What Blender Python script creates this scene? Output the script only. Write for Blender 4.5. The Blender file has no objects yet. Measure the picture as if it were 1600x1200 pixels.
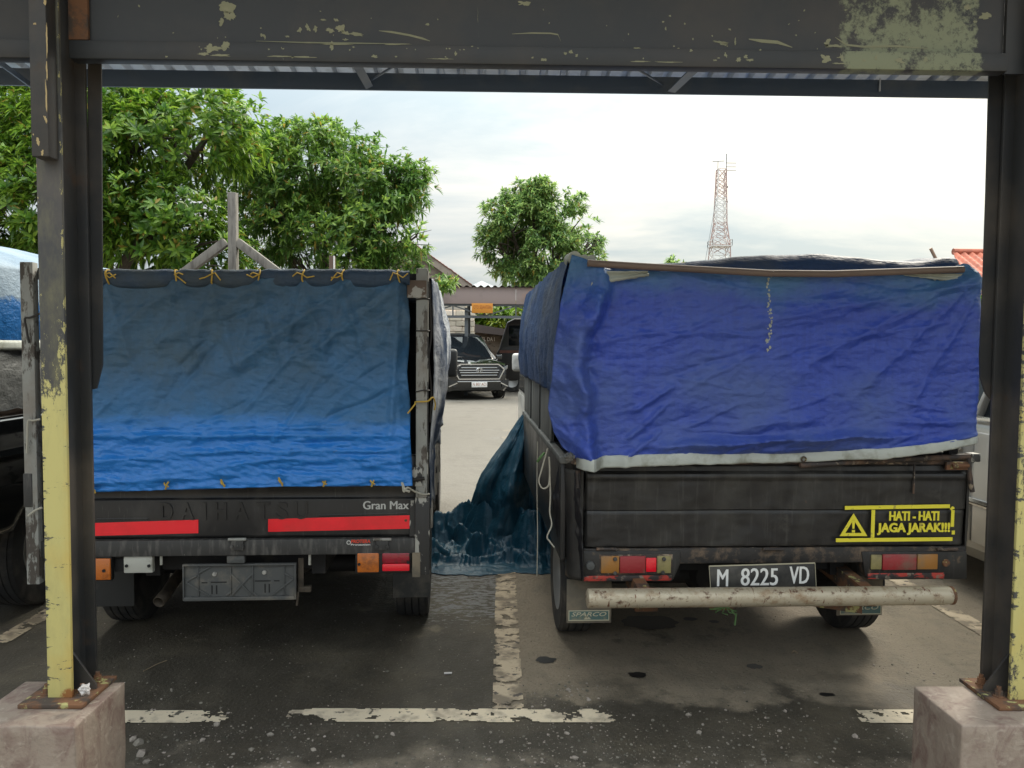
import bpy, bmesh, math, random
import numpy as np
from mathutils import Vector, Matrix, noise
random.seed(7)
R = math.radians
sc = bpy.context.scene
COL = sc.collection

# ------------------------------------------------------------------ camera
F, HC, PITCH, YAW, ROLL = 1200.0, 1.45, R(2.86), R(0.8), R(0.5)
CM = Matrix.Rotation(-YAW, 3, 'Z') @ Matrix.Rotation(math.pi / 2 - PITCH, 3, 'X') @ Matrix.Rotation(ROLL, 3, 'Z')
cam = bpy.data.objects.new('camera', bpy.data.cameras.new('camera'))
COL.objects.link(cam)
cam.matrix_world = Matrix.Translation((0, 0, HC)) @ CM.to_4x4()
cam.data.sensor_width = 36.0
cam.data.lens = 27.0
cam.data.clip_start = 0.05
cam.data.clip_end = 3000
sc.camera = cam

# ------------------------------------------------------------------ world, sun, exposure
SUN_AZ, SUN_EL = R(38), R(40)
w = bpy.data.worlds.new('World'); sc.world = w; w.use_nodes = True
nt = w.node_tree; nt.nodes.clear()
def N(t, typ, **kw):
    n = t.nodes.new(typ)
    for k, v in kw.items():
        setattr(n, k, v)
    return n
out = N(nt, 'ShaderNodeOutputWorld'); bg = N(nt, 'ShaderNodeBackground')
sky = N(nt, 'ShaderNodeTexSky'); sky.sky_type = 'NISHITA'; sky.sun_disc = False
sky.sun_elevation = SUN_EL; sky.sun_rotation = SUN_AZ; sky.dust_density = 2.0; sky.air_density = 1.0
tc = N(nt, 'ShaderNodeTexCoord')
sep = N(nt, 'ShaderNodeSeparateXYZ'); nt.links.new(tc.outputs['Generated'], sep.inputs[0])
zz = N(nt, 'ShaderNodeMath', operation='MAXIMUM'); nt.links.new(sep.outputs[2], zz.inputs[0]); zz.inputs[1].default_value = 0.0
za = N(nt, 'ShaderNodeMath', operation='ADD'); nt.links.new(zz.outputs[0], za.inputs[0]); za.inputs[1].default_value = 0.16
dx = N(nt, 'ShaderNodeMath', operation='DIVIDE'); nt.links.new(sep.outputs[0], dx.inputs[0]); nt.links.new(za.outputs[0], dx.inputs[1])
dy = N(nt, 'ShaderNodeMath', operation='DIVIDE'); nt.links.new(sep.outputs[1], dy.inputs[0]); nt.links.new(za.outputs[0], dy.inputs[1])
cmb = N(nt, 'ShaderNodeCombineXYZ'); nt.links.new(dx.outputs[0], cmb.inputs[0]); nt.links.new(dy.outputs[0], cmb.inputs[1])
mp = N(nt, 'ShaderNodeMapping'); mp.inputs['Scale'].default_value = (0.55, 0.9, 1.0); mp.inputs['Rotation'].default_value = (0, 0, 0.35); mp.inputs['Location'].default_value = (3.1, 1.7, 0)
nt.links.new(cmb.outputs[0], mp.inputs[0])
cn = N(nt, 'ShaderNodeTexNoise'); cn.inputs['Scale'].default_value = 1.15; cn.inputs['Detail'].default_value = 9; cn.inputs['Roughness'].default_value = 0.58; cn.inputs['Distortion'].default_value = 0.5
nt.links.new(mp.outputs[0], cn.inputs['Vector'])
cr = N(nt, 'ShaderNodeValToRGB'); cr.color_ramp.elements[0].position = 0.40; cr.color_ramp.elements[0].color = (3.2, 3.85, 4.3, 1)
cr.color_ramp.elements[1].position = 0.64; cr.color_ramp.elements[1].color = (6.3, 6.2, 5.9, 1)
e_ = cr.color_ramp.elements.new(0.52); e_.color = (4.7, 5.0, 5.1, 1)
nt.links.new(cn.outputs['Fac'], cr.inputs[0])
# thin cloud lit from behind brightens towards the sun
nrm = N(nt, 'ShaderNodeVectorMath', operation='DOT_PRODUCT')
nt.links.new(tc.outputs['Generated'], nrm.inputs[0])
nrm.inputs[1].default_value = (math.sin(SUN_AZ) * math.cos(SUN_EL), math.cos(SUN_AZ) * math.cos(SUN_EL), math.sin(SUN_EL))
gl = N(nt, 'ShaderNodeMapRange'); gl.interpolation_type = 'SMOOTHSTEP'
for i, v in ((1, 0.45), (2, 1.0), (3, 0.95), (4, 1.4)): gl.inputs[i].default_value = v
nt.links.new(nrm.outputs['Value'], gl.inputs[0])
mul = N(nt, 'ShaderNodeVectorMath', operation='SCALE'); wm = N(nt, 'ShaderNodeMix', data_type='RGBA', blend_type='MULTIPLY'); gw = N(nt, 'ShaderNodeMapRange'); gw.interpolation_type = 'SMOOTHSTEP'; gw.inputs[1].default_value = 0.45; gw.inputs[2].default_value = 0.85; nt.links.new(nrm.outputs['Value'], gw.inputs[0])
nt.links.new(gw.outputs[0], wm.inputs[0]); nt.links.new(cr.outputs[0], wm.inputs[6]); wm.inputs[7].default_value = (1.06, 1.0, 0.88, 1)   # warm where the sun stands behind the cloud
nt.links.new(wm.outputs[2], mul.inputs[0]); nt.links.new(gl.outputs[0], mul.inputs['Scale'])
ov1 = N(nt, 'ShaderNodeMath', operation='MULTIPLY_ADD'); nt.links.new(zz.outputs[0], ov1.inputs[0]); ov1.inputs[1].default_value = 3.7; ov1.inputs[2].default_value = 0.25
ov = N(nt, 'ShaderNodeMath', operation='MULTIPLY_ADD'); nt.links.new(zz.outputs[0], ov.inputs[0]); nt.links.new(ov1.outputs[0], ov.inputs[1]); ov.inputs[2].default_value = 0.50   # an overcast sky is about three times brighter overhead than at the horizon
mul2 = N(nt, 'ShaderNodeVectorMath', operation='SCALE'); nt.links.new(mul.outputs[0], mul2.inputs[0]); nt.links.new(ov.outputs[0], mul2.inputs['Scale'])
mx = N(nt, 'ShaderNodeMix', data_type='RGBA'); mx.inputs[0].default_value = 0.9
nt.links.new(sky.outputs[0], mx.inputs[6]); nt.links.new(mul2.outputs[0], mx.inputs[7])
bg.inputs[1].default_value = 0.1
nt.links.new(mx.outputs[2], bg.inputs[0]); nt.links.new(bg.outputs[0], out.inputs[0])
sl = bpy.data.lights.new('sun', 'SUN'); sl.energy = 1.6; sl.angle = R(14); sl.color = (1.0, 0.92, 0.78)
so = bpy.data.objects.new('sun', sl); COL.objects.link(so)
so.rotation_euler = Vector((-math.sin(SUN_AZ) * math.cos(SUN_EL), -math.cos(SUN_AZ) * math.cos(SUN_EL), -math.sin(SUN_EL))).to_track_quat('-Z', 'Y').to_euler()
sc.view_settings.view_transform = 'Standard'
sc.view_settings.look = 'None'
sc.view_settings.gamma = 1.0
sc.view_settings.exposure = 1.18
sc.view_settings.use_curve_mapping = False

# ------------------------------------------------------------------ helpers: rays, frames
def ray(px, py):
    return CM @ Vector(((px - 800) / F, (600 - py) / F, -1.0))
def at(px, py, Y):
    d = ray(px, py); return Vector((0, 0, HC)) + d * (Y / d.y)
def gr(px, py, z=0.0):
    d = ray(px, py); return Vector((0, 0, HC)) + d * ((z - HC) / d.z)
class Frame:
    """a vehicle's own axes: x right, y forward (away from its tail), z up, origin on the ground under the tail"""
    def __init__(s, ox, oy, yaw):
        s.o = Vector((ox, oy, 0)); s.yaw = yaw
        s.m = Matrix.Translation(s.o) @ Matrix.Rotation(yaw, 4, 'Z'); s.i = s.m.inverted(); s.ir = s.i.to_3x3()
    def _r(s, px, py): return s.i @ Vector((0, 0, HC)), s.ir @ ray(px, py)
    def hit(s, px, py, y):
        o, d = s._r(px, py); return o + d * ((y - o.y) / d.y)
    def hitx(s, px, py, x):
        o, d = s._r(px, py); return o + d * ((x - o.x) / d.x)

# ------------------------------------------------------------------ helpers: objects
def tag(o, label=None, cat=None, group=None, kind=None):
    if label: o['label'] = label
    if cat: o['category'] = cat
    if group: o['group'] = group
    if kind: o['kind'] = kind
    return o
def empty(name, loc=(0, 0, 0), rz=0.0, label=None, cat=None, group=None):
    o = bpy.data.objects.new(name, None); COL.objects.link(o)
    o.location = loc; o.rotation_euler = (0, 0, rz); o.empty_display_size = 0.2
    return tag(o, label, cat, group)
def copy_of(o, parent=None, name=None):
    c = o.copy(); COL.objects.link(c)
    if parent is not None: c.parent = parent
    return c

class MB:
    def __init__(s): s.v = []; s.f = []
    def add(s, vs, fs):
        b = len(s.v); s.v += [tuple(p) for p in vs]; s.f += [tuple(i + b for i in f) for f in fs]; return s
    def bx(s, x0, x1, y0, y1, z0, z1):
        return s.add([(x0, y0, z0), (x1, y0, z0), (x1, y1, z0), (x0, y1, z0), (x0, y0, z1), (x1, y0, z1), (x1, y1, z1), (x0, y1, z1)],
                     [(0, 3, 2, 1), (4, 5, 6, 7), (0, 1, 5, 4), (1, 2, 6, 5), (2, 3, 7, 6), (3, 0, 4, 7)])
    def beam(s, p, q, wd, ht, up=(0, 0, 1)):
        p = Vector(p); q = Vector(q); d = (q - p).normalized(); u = Vector(up)
        if abs(d.dot(u)) > 0.98: u = Vector((0, 1, 0))
        r = d.cross(u).normalized() * wd / 2; t = r.cross(d).normalized() * ht / 2
        vs = [p - r - t, p + r - t, p + r + t, p - r + t, q - r - t, q + r - t, q + r + t, q - r + t]
        return s.add(vs, [(0, 1, 2, 3), (7, 6, 5, 4), (0, 4, 5, 1), (1, 5, 6, 2), (2, 6, 7, 3), (3, 7, 4, 0)])
    def tube(s, pts, r, n=10, cap=True):
        pts = [Vector(p) for p in pts]; k = len(pts); rr = r if isinstance(r, (list, tuple)) else [r] * k
        t = (pts[1] - pts[0]).normalized(); u = t.orthogonal().normalized(); vs = []
        for i, p in enumerate(pts):
            a = pts[min(i + 1, k - 1)] - pts[max(i - 1, 0)]
            a = a.normalized() if a.length > 1e-9 else t
            u = (u - a * u.dot(a)); u = u.normalized() if u.length > 1e-6 else a.orthogonal().normalized()
            b = a.cross(u)
            for j in range(n):
                an = 2 * math.pi * j / n; vs.append(p + (u * math.cos(an) + b * math.sin(an)) * rr[i])
        fs = [(i * n + j, i * n + (j + 1) % n, (i + 1) * n + (j + 1) % n, (i + 1) * n + j) for i in range(k - 1) for j in range(n)]
        if cap: fs += [tuple(range(n - 1, -1, -1)), tuple((k - 1) * n + j for j in range(n))]
        return s.add(vs, fs)
    def lathe(s, prof, n, m=None, closed=True):
        m = m or Matrix.Identity(4); k = len(prof); vs = []
        for r, z in prof:
            for j in range(n):
                a = 2 * math.pi * j / n; vs.append(m @ Vector((r * math.cos(a), r * math.sin(a), z)))
        kk = k if closed else k - 1
        fs = [(i * n + j, i * n + (j + 1) % n, ((i + 1) % k) * n + (j + 1) % n, ((i + 1) % k) * n + j) for i in range(kk) for j in range(n)]
        return s.add(vs, fs)
    def prism(s, poly, ex):
        ex = Vector(ex); k = len(poly); vs = [Vector(p) for p in poly] + [Vector(p) + ex for p in poly]
        fs = [tuple(range(k)), tuple(range(2 * k - 1, k - 1, -1))] + [(i, i + k, (i + 1) % k + k, (i + 1) % k) for i in range(k)]
        return s.add(vs, fs)
    def grid(s, fn, nu, nv):
        vs = [fn(i / (nu - 1), j / (nv - 1)) for j in range(nv) for i in range(nu)]
        return s.add(vs, [(j * nu + i, j * nu + i + 1, (j + 1) * nu + i + 1, (j + 1) * nu + i) for j in range(nv - 1) for i in range(nu - 1)])
    def build(s, name, mat, parent=None, bev=0.0, smooth=True, ang=38, seg=2, fix=True):
        me = bpy.data.meshes.new(name); me.from_pydata(s.v, [], s.f); me.update()
        if bev or fix:
            bm = bmesh.new(); bm.from_mesh(me)
            if fix: bmesh.ops.recalc_face_normals(bm, faces=bm.faces)
            if bev:
                es = [e for e in bm.edges if len(e.link_faces) == 2 and e.calc_face_angle(0) > R(35)]
                bmesh.ops.bevel(bm, geom=es, offset=bev, segments=seg, affect='EDGES', profile=0.5, clamp_overlap=True)
            bm.to_mesh(me); bm.free()
        if smooth:
            me.polygons.foreach_set('use_smooth', [True] * len(me.polygons)); me.set_sharp_from_angle(angle=R(ang))
        me.materials.append(mat)
        o = bpy.data.objects.new(name, me); COL.objects.link(o)
        if parent is not None: o.parent = parent
        return o
def solid(o, th, off=0.0):
    m = o.modifiers.new('thickness', 'SOLIDIFY'); m.thickness = th; m.offset = off; return o

def text(mb, s, x0, x1, z0, z1, y, ex=0.001, bold=0.0, shear=0.0, dup=0.0):
    """letters standing in the x-z plane, read from -y, fitted into the given rectangle"""
    cu = bpy.data.curves.new('lettering', 'FONT'); cu.body = s; cu.extrude = 0.5; cu.offset = bold; cu.shear = shear; cu.resolution_u = 3
    ob = bpy.data.objects.new('lettering', cu); COL.objects.link(ob)
    me = ob.evaluated_get(bpy.context.evaluated_depsgraph_get()).to_mesh()
    vs = [v.co.copy() for v in me.vertices]; fs = [tuple(p.vertices) for p in me.polygons]
    bpy.data.objects.remove(ob); bpy.data.curves.remove(cu)
    ax = min(v.x for v in vs); bx = max(v.x for v in vs); ay = min(v.y for v in vs); by = max(v.y for v in vs)
    o = [Vector((x0 + (v.x - ax) / (bx - ax) * (x1 - x0), y - v.z * 2 * ex, z0 + (v.y - ay) / (by - ay) * (z1 - z0))) for v in vs]
    mb.add(o, fs)
    if dup: mb.add([p + Vector((dup, -.0002, 0)) for p in o], fs)
    return mb

# ------------------------------------------------------------------ helpers: materials
def mat(name, base, rough=0.6, metal=0.0, spec=0.5, layers=(), bump=(), trans=0.0, coat=0.0, vary=0.0, island=0.0, coord='Object', emis=None):
    """layers: dicts(color, scale, lo, hi, [detail, stretch, rough, grad=(axis, a, b, k), seed, metal]) laid over the base one by one"""
    m = bpy.data.materials.new(name); m.use_nodes = True; t = m.node_tree
    b = t.nodes['Principled BSDF']; L = t.links.new
    b.inputs['Metallic'].default_value = metal; b.inputs['Specular IOR Level'].default_value = spec; b.inputs['Coat Weight'].default_value = coat
    tcn = N(t, 'ShaderNodeTexCoord'); vec = tcn.outputs[coord]
    rgb = N(t, 'ShaderNodeRGB'); rgb.outputs[0].default_value = (*base, 1); cur = rgb.outputs[0]
    rv = N(t, 'ShaderNodeValue'); rv.outputs[0].default_value = rough; rcur = rv.outputs[0]
    def hsv_by(src, amt, c):
        hs = N(t, 'ShaderNodeHueSaturation'); mr = N(t, 'ShaderNodeMapRange'); L(src, mr.inputs[0]); mr.inputs[3].default_value = 1 - amt; mr.inputs[4].default_value = 1 + amt
        L(mr.outputs[0], hs.inputs['Value']); L(c, hs.inputs['Color'])
        mh = N(t, 'ShaderNodeMapRange'); L(src, mh.inputs[0]); mh.inputs[3].default_value = 0.5 + amt * 0.05; mh.inputs[4].default_value = 0.5 - amt * 0.05
        L(mh.outputs[0], hs.inputs['Hue']); return hs.outputs[0]
    if vary:
        oi = N(t, 'ShaderNodeObjectInfo'); cur = hsv_by(oi.outputs['Random'], vary, cur)
    if island:
        ge = N(t, 'ShaderNodeNewGeometry'); cur = hsv_by(ge.outputs['Random Per Island'], island, cur)
    for k, ly in enumerate(layers):
        mpn = N(t, 'ShaderNodeMapping'); mpn.inputs['Scale'].default_value = ly.get('stretch', (1, 1, 1)); mpn.inputs['Location'].default_value = (ly.get('seed', k * 3.7), k * 1.3, k * 2.1)
        L(vec, mpn.inputs[0])
        nz = N(t, 'ShaderNodeTexNoise'); nz.inputs['Scale'].default_value = ly['scale']; nz.inputs['Detail'].default_value = ly.get('detail', 7); nz.inputs['Roughness'].default_value = ly.get('nr', 0.6)
        nz.inputs['Distortion'].default_value = ly.get('dist', 0.0)
        L(mpn.outputs[0], nz.inputs['Vector'])
        ct_ = N(t, 'ShaderNodeMath', operation='MULTIPLY_ADD'); L(nz.outputs['Fac'], ct_.inputs[0]); ct_.inputs[1].default_value = 1.45; ct_.inputs[2].default_value = -0.225; val = ct_.outputs[0]
        for ax, a, bb, kk in ly.get('grads', [ly['grad']] if 'grad' in ly else []):
            sp = N(t, 'ShaderNodeSeparateXYZ'); L(vec, sp.inputs[0])
            mr = N(t, 'ShaderNodeMapRange'); mr.interpolation_type = 'SMOOTHSTEP'; L(sp.outputs['xyz'.index(ax)], mr.inputs[0])
            mr.inputs[1].default_value = a; mr.inputs[2].default_value = bb; mr.inputs[3].default_value = 0; mr.inputs[4].default_value = kk
            ad = N(t, 'ShaderNodeMath', operation='ADD'); L(val, ad.inputs[0]); L(mr.outputs[0], ad.inputs[1]); val = ad.outputs[0]
        ms = N(t, 'ShaderNodeMapRange'); L(val, ms.inputs[0]); ms.inputs[1].default_value = ly['lo']; ms.inputs[2].default_value = ly['hi']; ms.inputs[4].default_value = ly.get('amt', 1.0)
        mxn = N(t, 'ShaderNodeMix', data_type='RGBA'); L(ms.outputs[0], mxn.inputs[0]); L(cur, mxn.inputs[6]); mxn.inputs[7].default_value = (*ly['color'], 1); cur = mxn.outputs[2]
        if 'rough' in ly:
            mf = N(t, 'ShaderNodeMix', data_type='FLOAT'); L(ms.outputs[0], mf.inputs[0]); L(rcur, mf.inputs[2]); mf.inputs[3].default_value = ly['rough']; rcur = mf.outputs[0]
    L(cur, b.inputs['Base Color']); L(rcur, b.inputs['Roughness'])
    prev = None
    for k, (sca, st, dist, stretch) in enumerate(bump):
        mpn = N(t, 'ShaderNodeMapping'); mpn.inputs['Scale'].default_value = stretch; mpn.inputs['Location'].default_value = (k * 5.1, 1.1, 0); L(vec, mpn.inputs[0])
        nz = N(t, 'ShaderNodeTexNoise'); nz.inputs['Scale'].default_value = sca; nz.inputs['Detail'].default_value = 5; L(mpn.outputs[0], nz.inputs['Vector'])
        bp = N(t, 'ShaderNodeBump'); bp.inputs['Strength'].default_value = st; bp.inputs['Distance'].default_value = dist; L(nz.outputs['Fac'], bp.inputs['Height'])
        if prev: L(prev, bp.inputs['Normal'])
        prev = bp.outputs[0]
    if prev: L(prev, b.inputs['Normal'])
    if trans:
        tb = N(t, 'ShaderNodeBsdfTranslucent'); L(cur, tb.inputs[0]); ms2 = N(t, 'ShaderNodeMixShader'); ms2.inputs[0].default_value = trans
        L(b.outputs[0], ms2.inputs[1]); L(tb.outputs[0], ms2.inputs[2]); L(ms2.outputs[0], t.nodes['Material Output'].inputs[0])
    return m
I3 = (1, 1, 1)
M = {}
M['steel_black'] = mat('black paint on steel', (0.030, 0.031, 0.032), 0.45, layers=[
    dict(color=(0.085, 0.072, 0.058), scale=3, lo=0.42, hi=0.78, detail=9, rough=0.6),
    dict(color=(0.075, 0.05, 0.035), scale=9, lo=0.66, hi=0.9, detail=9, rough=0.8),
    dict(color=(0.42, 0.38, 0.20), scale=26, lo=0.83, hi=0.85, detail=8, stretch=(1, 1, 0.5), rough=0.7)], bump=[(60, 0.15, 0.002, I3)])
M['steel_beam'] = mat('dark grey paint on the beam', (0.028, 0.030, 0.031), 0.5, layers=[
    dict(color=(0.062, 0.055, 0.048), scale=2.2, lo=0.45, hi=0.8, detail=8, rough=0.6),
    dict(color=(0.33, 0.33, 0.19), scale=9, lo=0.80, hi=0.83, detail=9, stretch=(0.45, 1, 2.2), rough=0.7),
    dict(color=(0.215, 0.235, 0.15), scale=16, lo=0.98, hi=1.12, detail=14, nr=0.78, grads=[('x', 0.92, 1.0, 0.52), ('x', 1.36, 1.42, -0.6), ('z', 2.44, 2.36, 0.07)], rough=0.7),
    dict(color=(0.42, 0.42, 0.34), scale=48, lo=0.87, hi=0.89, detail=4)], bump=[(40, 0.15, 0.002, I3)])
def flange_mat(name, z0, z1, base_k, xa, xb):
    return mat(name, (0.058, 0.058, 0.058), 0.5, layers=[
        dict(color=(0.09, 0.08, 0.07), scale=4, lo=0.45, hi=0.75, detail=8),
        dict(color=(0.46, 0.41, 0.17), scale=40, lo=0.76, hi=0.78, detail=9, nr=0.7, stretch=(1, 1, 0.5), rough=0.7, grads=[('x', xb - .012, xb, .16), ('x', xa + .012, xa, .12), ('z', 2.1, 1.5, .05)]),
        dict(color=(0.54, 0.485, 0.185), scale=21, lo=0.75, hi=0.79, detail=14, nr=0.82, stretch=(1.3, 1, 0.5), grads=[('z', z1, z0, base_k)], rough=0.55),
        dict(color=(0.27, 0.25, 0.12), scale=7, lo=0.48, hi=0.95, detail=11, nr=0.7, stretch=(1.5, 1, .5), amt=0.65),
        dict(color=(0.58, 0.40, 0.09), scale=7, lo=0.62, hi=1.1, detail=8, amt=0.6, grads=[('x', xb - .03, xb, .25), ('z', z0 + .3, z0, 0.1), ('z', z0 + .3, z0 + .6, -1)]),
        dict(color=(0.075, 0.075, 0.068), scale=26, lo=0.685, hi=0.71, detail=10, nr=0.72, stretch=(0.6, 1, 1.7), grads=[('x', xa + .02, xa, .13)]),
        dict(color=(0.30, 0.13, 0.04), scale=16, lo=0.95, hi=1.05, detail=8, grads=[('z', 0.52, 0.41, 0.5)], rough=0.85)], bump=[(50, 0.2, 0.002, I3)])
M['flange_l'] = flange_mat('half repainted flange', 0.85, 1.75, 0.6, -1.31, -1.24)
M['flange_r'] = flange_mat('yellow flange', 1.3, 2.6, 0.36, 1.51, 1.58)
M['concrete_plinth'] = mat('brown painted plinth', (0.27, 0.215, 0.17), 0.7, layers=[
    dict(color=(0.17, 0.11, 0.09), scale=15, lo=0.45, hi=0.74, detail=9, nr=.66, dist=0.8, stretch=(1, 1, 0.6)),
    dict(color=(0.34, 0.285, 0.23), scale=26, lo=0.58, hi=0.8, detail=6, dist=1.0),
    dict(color=(0.46, 0.41, 0.36), scale=30, lo=0.80, hi=0.84, detail=8), dict(color=(0.085, 0.07, 0.058), scale=5, lo=0.62, hi=1.0, detail=10, nr=0.7, amt=0.75, grads=[('z', .16, 0.0, .35)])], bump=[(14, 0.4, 0.012, I3), (60, 0.45, 0.005, I3), (160, 0.4, 0.002, I3)])
M['rust'] = mat('rusty steel', (0.16, 0.075, 0.035), 0.85, layers=[dict(color=(0.06, 0.045, 0.035), scale=18, lo=0.45, hi=0.65), dict(color=(0.34, 0.32, 0.13), scale=22, lo=0.62, hi=0.68)], bump=[(70, 0.5, 0.003, I3)])
M['roof_metal'] = mat('zinc roof sheet', (0.52, 0.54, 0.56), 0.5, 0.25, layers=[dict(color=(0.25, 0.25, 0.24), scale=5, lo=0.5, hi=0.75)])
M['eave'] = mat('dark blue grey eave beam', (0.045, 0.065, 0.095), 0.45, layers=[dict(color=(0.09, 0.10, 0.11), scale=3, lo=0.5, hi=0.75)])
M['ground'] = None
M['line'] = mat('worn white road paint', (0.66, 0.57, 0.42), 0.75, layers=[dict(color=(0.34, 0.29, 0.22), scale=9, lo=0.5, hi=0.72, detail=9), dict(color=(0.10, 0.09, 0.07), scale=24, lo=0.64, hi=0.7, detail=7)], bump=[(90, 0.4, 0.003, I3)])
M['line_dull'] = mat('dirty road paint', (0.46, 0.38, 0.27), 0.8, layers=[dict(color=(0.2, 0.165, 0.12), scale=8, lo=0.42, hi=0.62, detail=9), dict(color=(0.08, 0.07, 0.06), scale=20, lo=0.62, hi=0.7, detail=7)], bump=[(90, 0.4, 0.003, I3)])
M['oil'] = mat('oil soaked ground', (0.012, 0.011, 0.011), 0.42, spec=0.4)
M['stone'] = mat('pale gravel', (0.24, 0.215, 0.18), 0.85, island=0.75, vary=0.3, bump=[(60, 0.4, 0.003, I3)])
M['black_body'] = mat('old black truck paint', (0.017, 0.017, 0.018), 0.33, spec=0.5, layers=[
    dict(color=(0.055, 0.05, 0.044), scale=3.2, lo=0.45, hi=0.75, detail=9, rough=0.6, stretch=(1.5, 1, 0.7)),
    dict(color=(0.10, 0.095, 0.085), scale=36, lo=0.66, hi=0.95, detail=7, stretch=(3, 1, 0.3), rough=0.7)], bump=[(25, 0.05, 0.003, I3)])
M['dirty_bar'] = mat('grey stained sill bar', (0.040, 0.039, 0.037), 0.6, layers=[
    dict(color=(0.16, 0.15, 0.135), scale=20, lo=0.50, hi=0.95, detail=9, stretch=(2.5, 1, 0.5), rough=0.8),
    dict(color=(0.30, 0.29, 0.26), scale=45, lo=0.74, hi=0.9, detail=6, stretch=(2, 1, 0.5))], bump=[(60, 0.2, 0.002, I3)])
M['rust_body'] = mat('worn black tailgate paint', (0.015, 0.0145, 0.0145), 0.42, layers=[
    dict(color=(0.042, 0.039, 0.033), scale=4, lo=0.42, hi=0.72, detail=9, stretch=(1, 1, 0.6), rough=0.55),
    dict(color=(0.15, 0.14, 0.125), scale=22, lo=0.58, hi=0.95, detail=8, stretch=(3, 1, 0.22), rough=0.7, amt=.3), dict(color=(0.10, 0.095, 0.08), scale=7, lo=0.62, hi=0.95, detail=12, nr=0.75, amt=0.6),
    dict(color=(0.15, 0.08, 0.045), scale=11, lo=0.80, hi=0.86, detail=11, nr=0.7, rough=0.85),
    dict(color=(0.17, 0.115, 0.07), scale=15, lo=0.84, hi=0.98, detail=10, nr=0.7, grads=[('z', 0.70, 0.60, 0.22)], rough=0.85)], bump=[(14, 0.12, 0.006, I3), (70, 0.2, 0.002, I3)])
M['rust_rail'] = mat('rusted rail paint', (0.04, 0.033, 0.03), 0.7, layers=[
    dict(color=(0.17, 0.105, 0.07), scale=12, lo=0.46, hi=0.72, detail=10, rough=0.9), dict(color=(0.30, 0.24, 0.17), scale=22, lo=0.6, hi=0.7, detail=7)], bump=[(60, 0.5, 0.003, I3)])
M['red_chip'] = mat('red paint under black', (0.035, 0.028, 0.026), 0.6, layers=[
    dict(color=(0.42, 0.045, 0.03), scale=16, lo=0.50, hi=0.56, detail=9, stretch=(0.7, 1, 1.6)), dict(color=(0.2, 0.16, 0.12), scale=25, lo=0.62, hi=0.7, detail=7)], bump=[(60, 0.4, 0.003, I3)])
M['chipped_white'] = mat('chipped grey white post paint', (0.30, 0.305, 0.28), 0.6, layers=[
    dict(color=(0.085, 0.072, 0.06), scale=14, lo=0.53, hi=0.60, detail=11, nr=0.7, stretch=(1.6, 1, 0.5), rough=0.8), dict(color=(0.24, 0.22, 0.19), scale=5, lo=0.5, hi=0.75)], bump=[(40, 0.3, 0.002, I3)])
M['chipped_black'] = mat('chipped black pillar paint', (0.03, 0.029, 0.028), 0.55, layers=[
    dict(color=(0.36, 0.35, 0.31), scale=10, lo=0.60, hi=0.63, detail=9, stretch=(1.5, 1, 0.6), rough=0.7, grads=[('z', 0.65, 1.05, 0.14)])], bump=[(40, 0.3, 0.002, I3)])
M['brown_plate'] = mat('brown header board', (0.14, 0.10, 0.075), 0.75, layers=[dict(color=(0.42, 0.41, 0.37), scale=9, lo=0.60, hi=0.63, detail=8)])
M['dirty_white'] = mat('dirty white side panel', (0.38, 0.36, 0.32), 0.6, layers=[dict(color=(0.10, 0.09, 0.08), scale=3.5, lo=0.5, hi=0.66, detail=8, stretch=(1, 0.5, 1)), dict(color=(0.03, 0.03, 0.03), scale=9, lo=0.62, hi=0.66, detail=8)])
M['grey_board'] = mat('grey weathered side board', (0.105, 0.11, 0.105), 0.65, layers=[dict(color=(0.19, 0.19, 0.17), scale=8, lo=0.5, hi=0.75, stretch=(1, 1.6, 0.25)), dict(color=(0.05, 0.05, 0.045), scale=5, lo=0.55, hi=0.75, stretch=(1, 2, 0.2))])
M['rubber'] = mat('dusty tyre rubber', (0.022, 0.022, 0.022), 0.85, layers=[dict(color=(0.075, 0.066, 0.055), scale=7, lo=0.45, hi=0.75, detail=8)], bump=[(90, 0.3, 0.002, I3)])
M['flap'] = mat('mud flap rubber', (0.040, 0.040, 0.038), 0.75, layers=[dict(color=(0.13, 0.115, 0.09), scale=6, lo=0.5, hi=0.8, detail=8)], bump=[(60, 0.3, 0.002, I3)])
M['flap_brown'] = mat('dusty brown mud flap', (0.12, 0.105, 0.08), 0.8, layers=[dict(color=(0.20, 0.165, 0.115), scale=7, lo=0.5, hi=0.75, detail=8)], bump=[(60, 0.3, 0.002, (8, 1, 1))])
M['chassis'] = mat('grimy chassis', (0.013, 0.012, 0.012), 0.75, layers=[dict(color=(0.05, 0.04, 0.03), scale=6, lo=0.55, hi=0.75)])
M['exhaust'] = mat('sooty exhaust pipe', (0.085, 0.068, 0.05), 0.65, 0.3, layers=[dict(color=(0.03, 0.025, 0.02), scale=9, lo=0.5, hi=0.7)])
M['red_refl'] = mat('red reflective strip', (0.92, 0.006, 0.022), 0.28, coat=0.5, layers=[dict(color=(0.70, 0.01, 0.018), scale=4, lo=0.5, hi=0.8)], bump=[(300, 0.1, 0.001, I3)])
M['lens_red'] = mat('red lamp lens', (0.30, 0.010, 0.025), 0.2, coat=0.6, layers=[dict(color=(0.14, 0.02, 0.02), scale=30, lo=0.5, hi=0.7)], bump=[(160, 0.5, 0.002, (1, 1, 1))])
M['lens_red_bright'] = mat('bright red reflector', (0.80, 0.014, 0.03), 0.2, coat=0.6)
M['lens_orange'] = mat('amber lamp lens', (0.52, 0.14, 0.018), 0.22, coat=0.6, layers=[dict(color=(0.30, 0.09, 0.02), scale=24, lo=0.5, hi=0.7)], bump=[(160, 0.5, 0.002, I3)])
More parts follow.
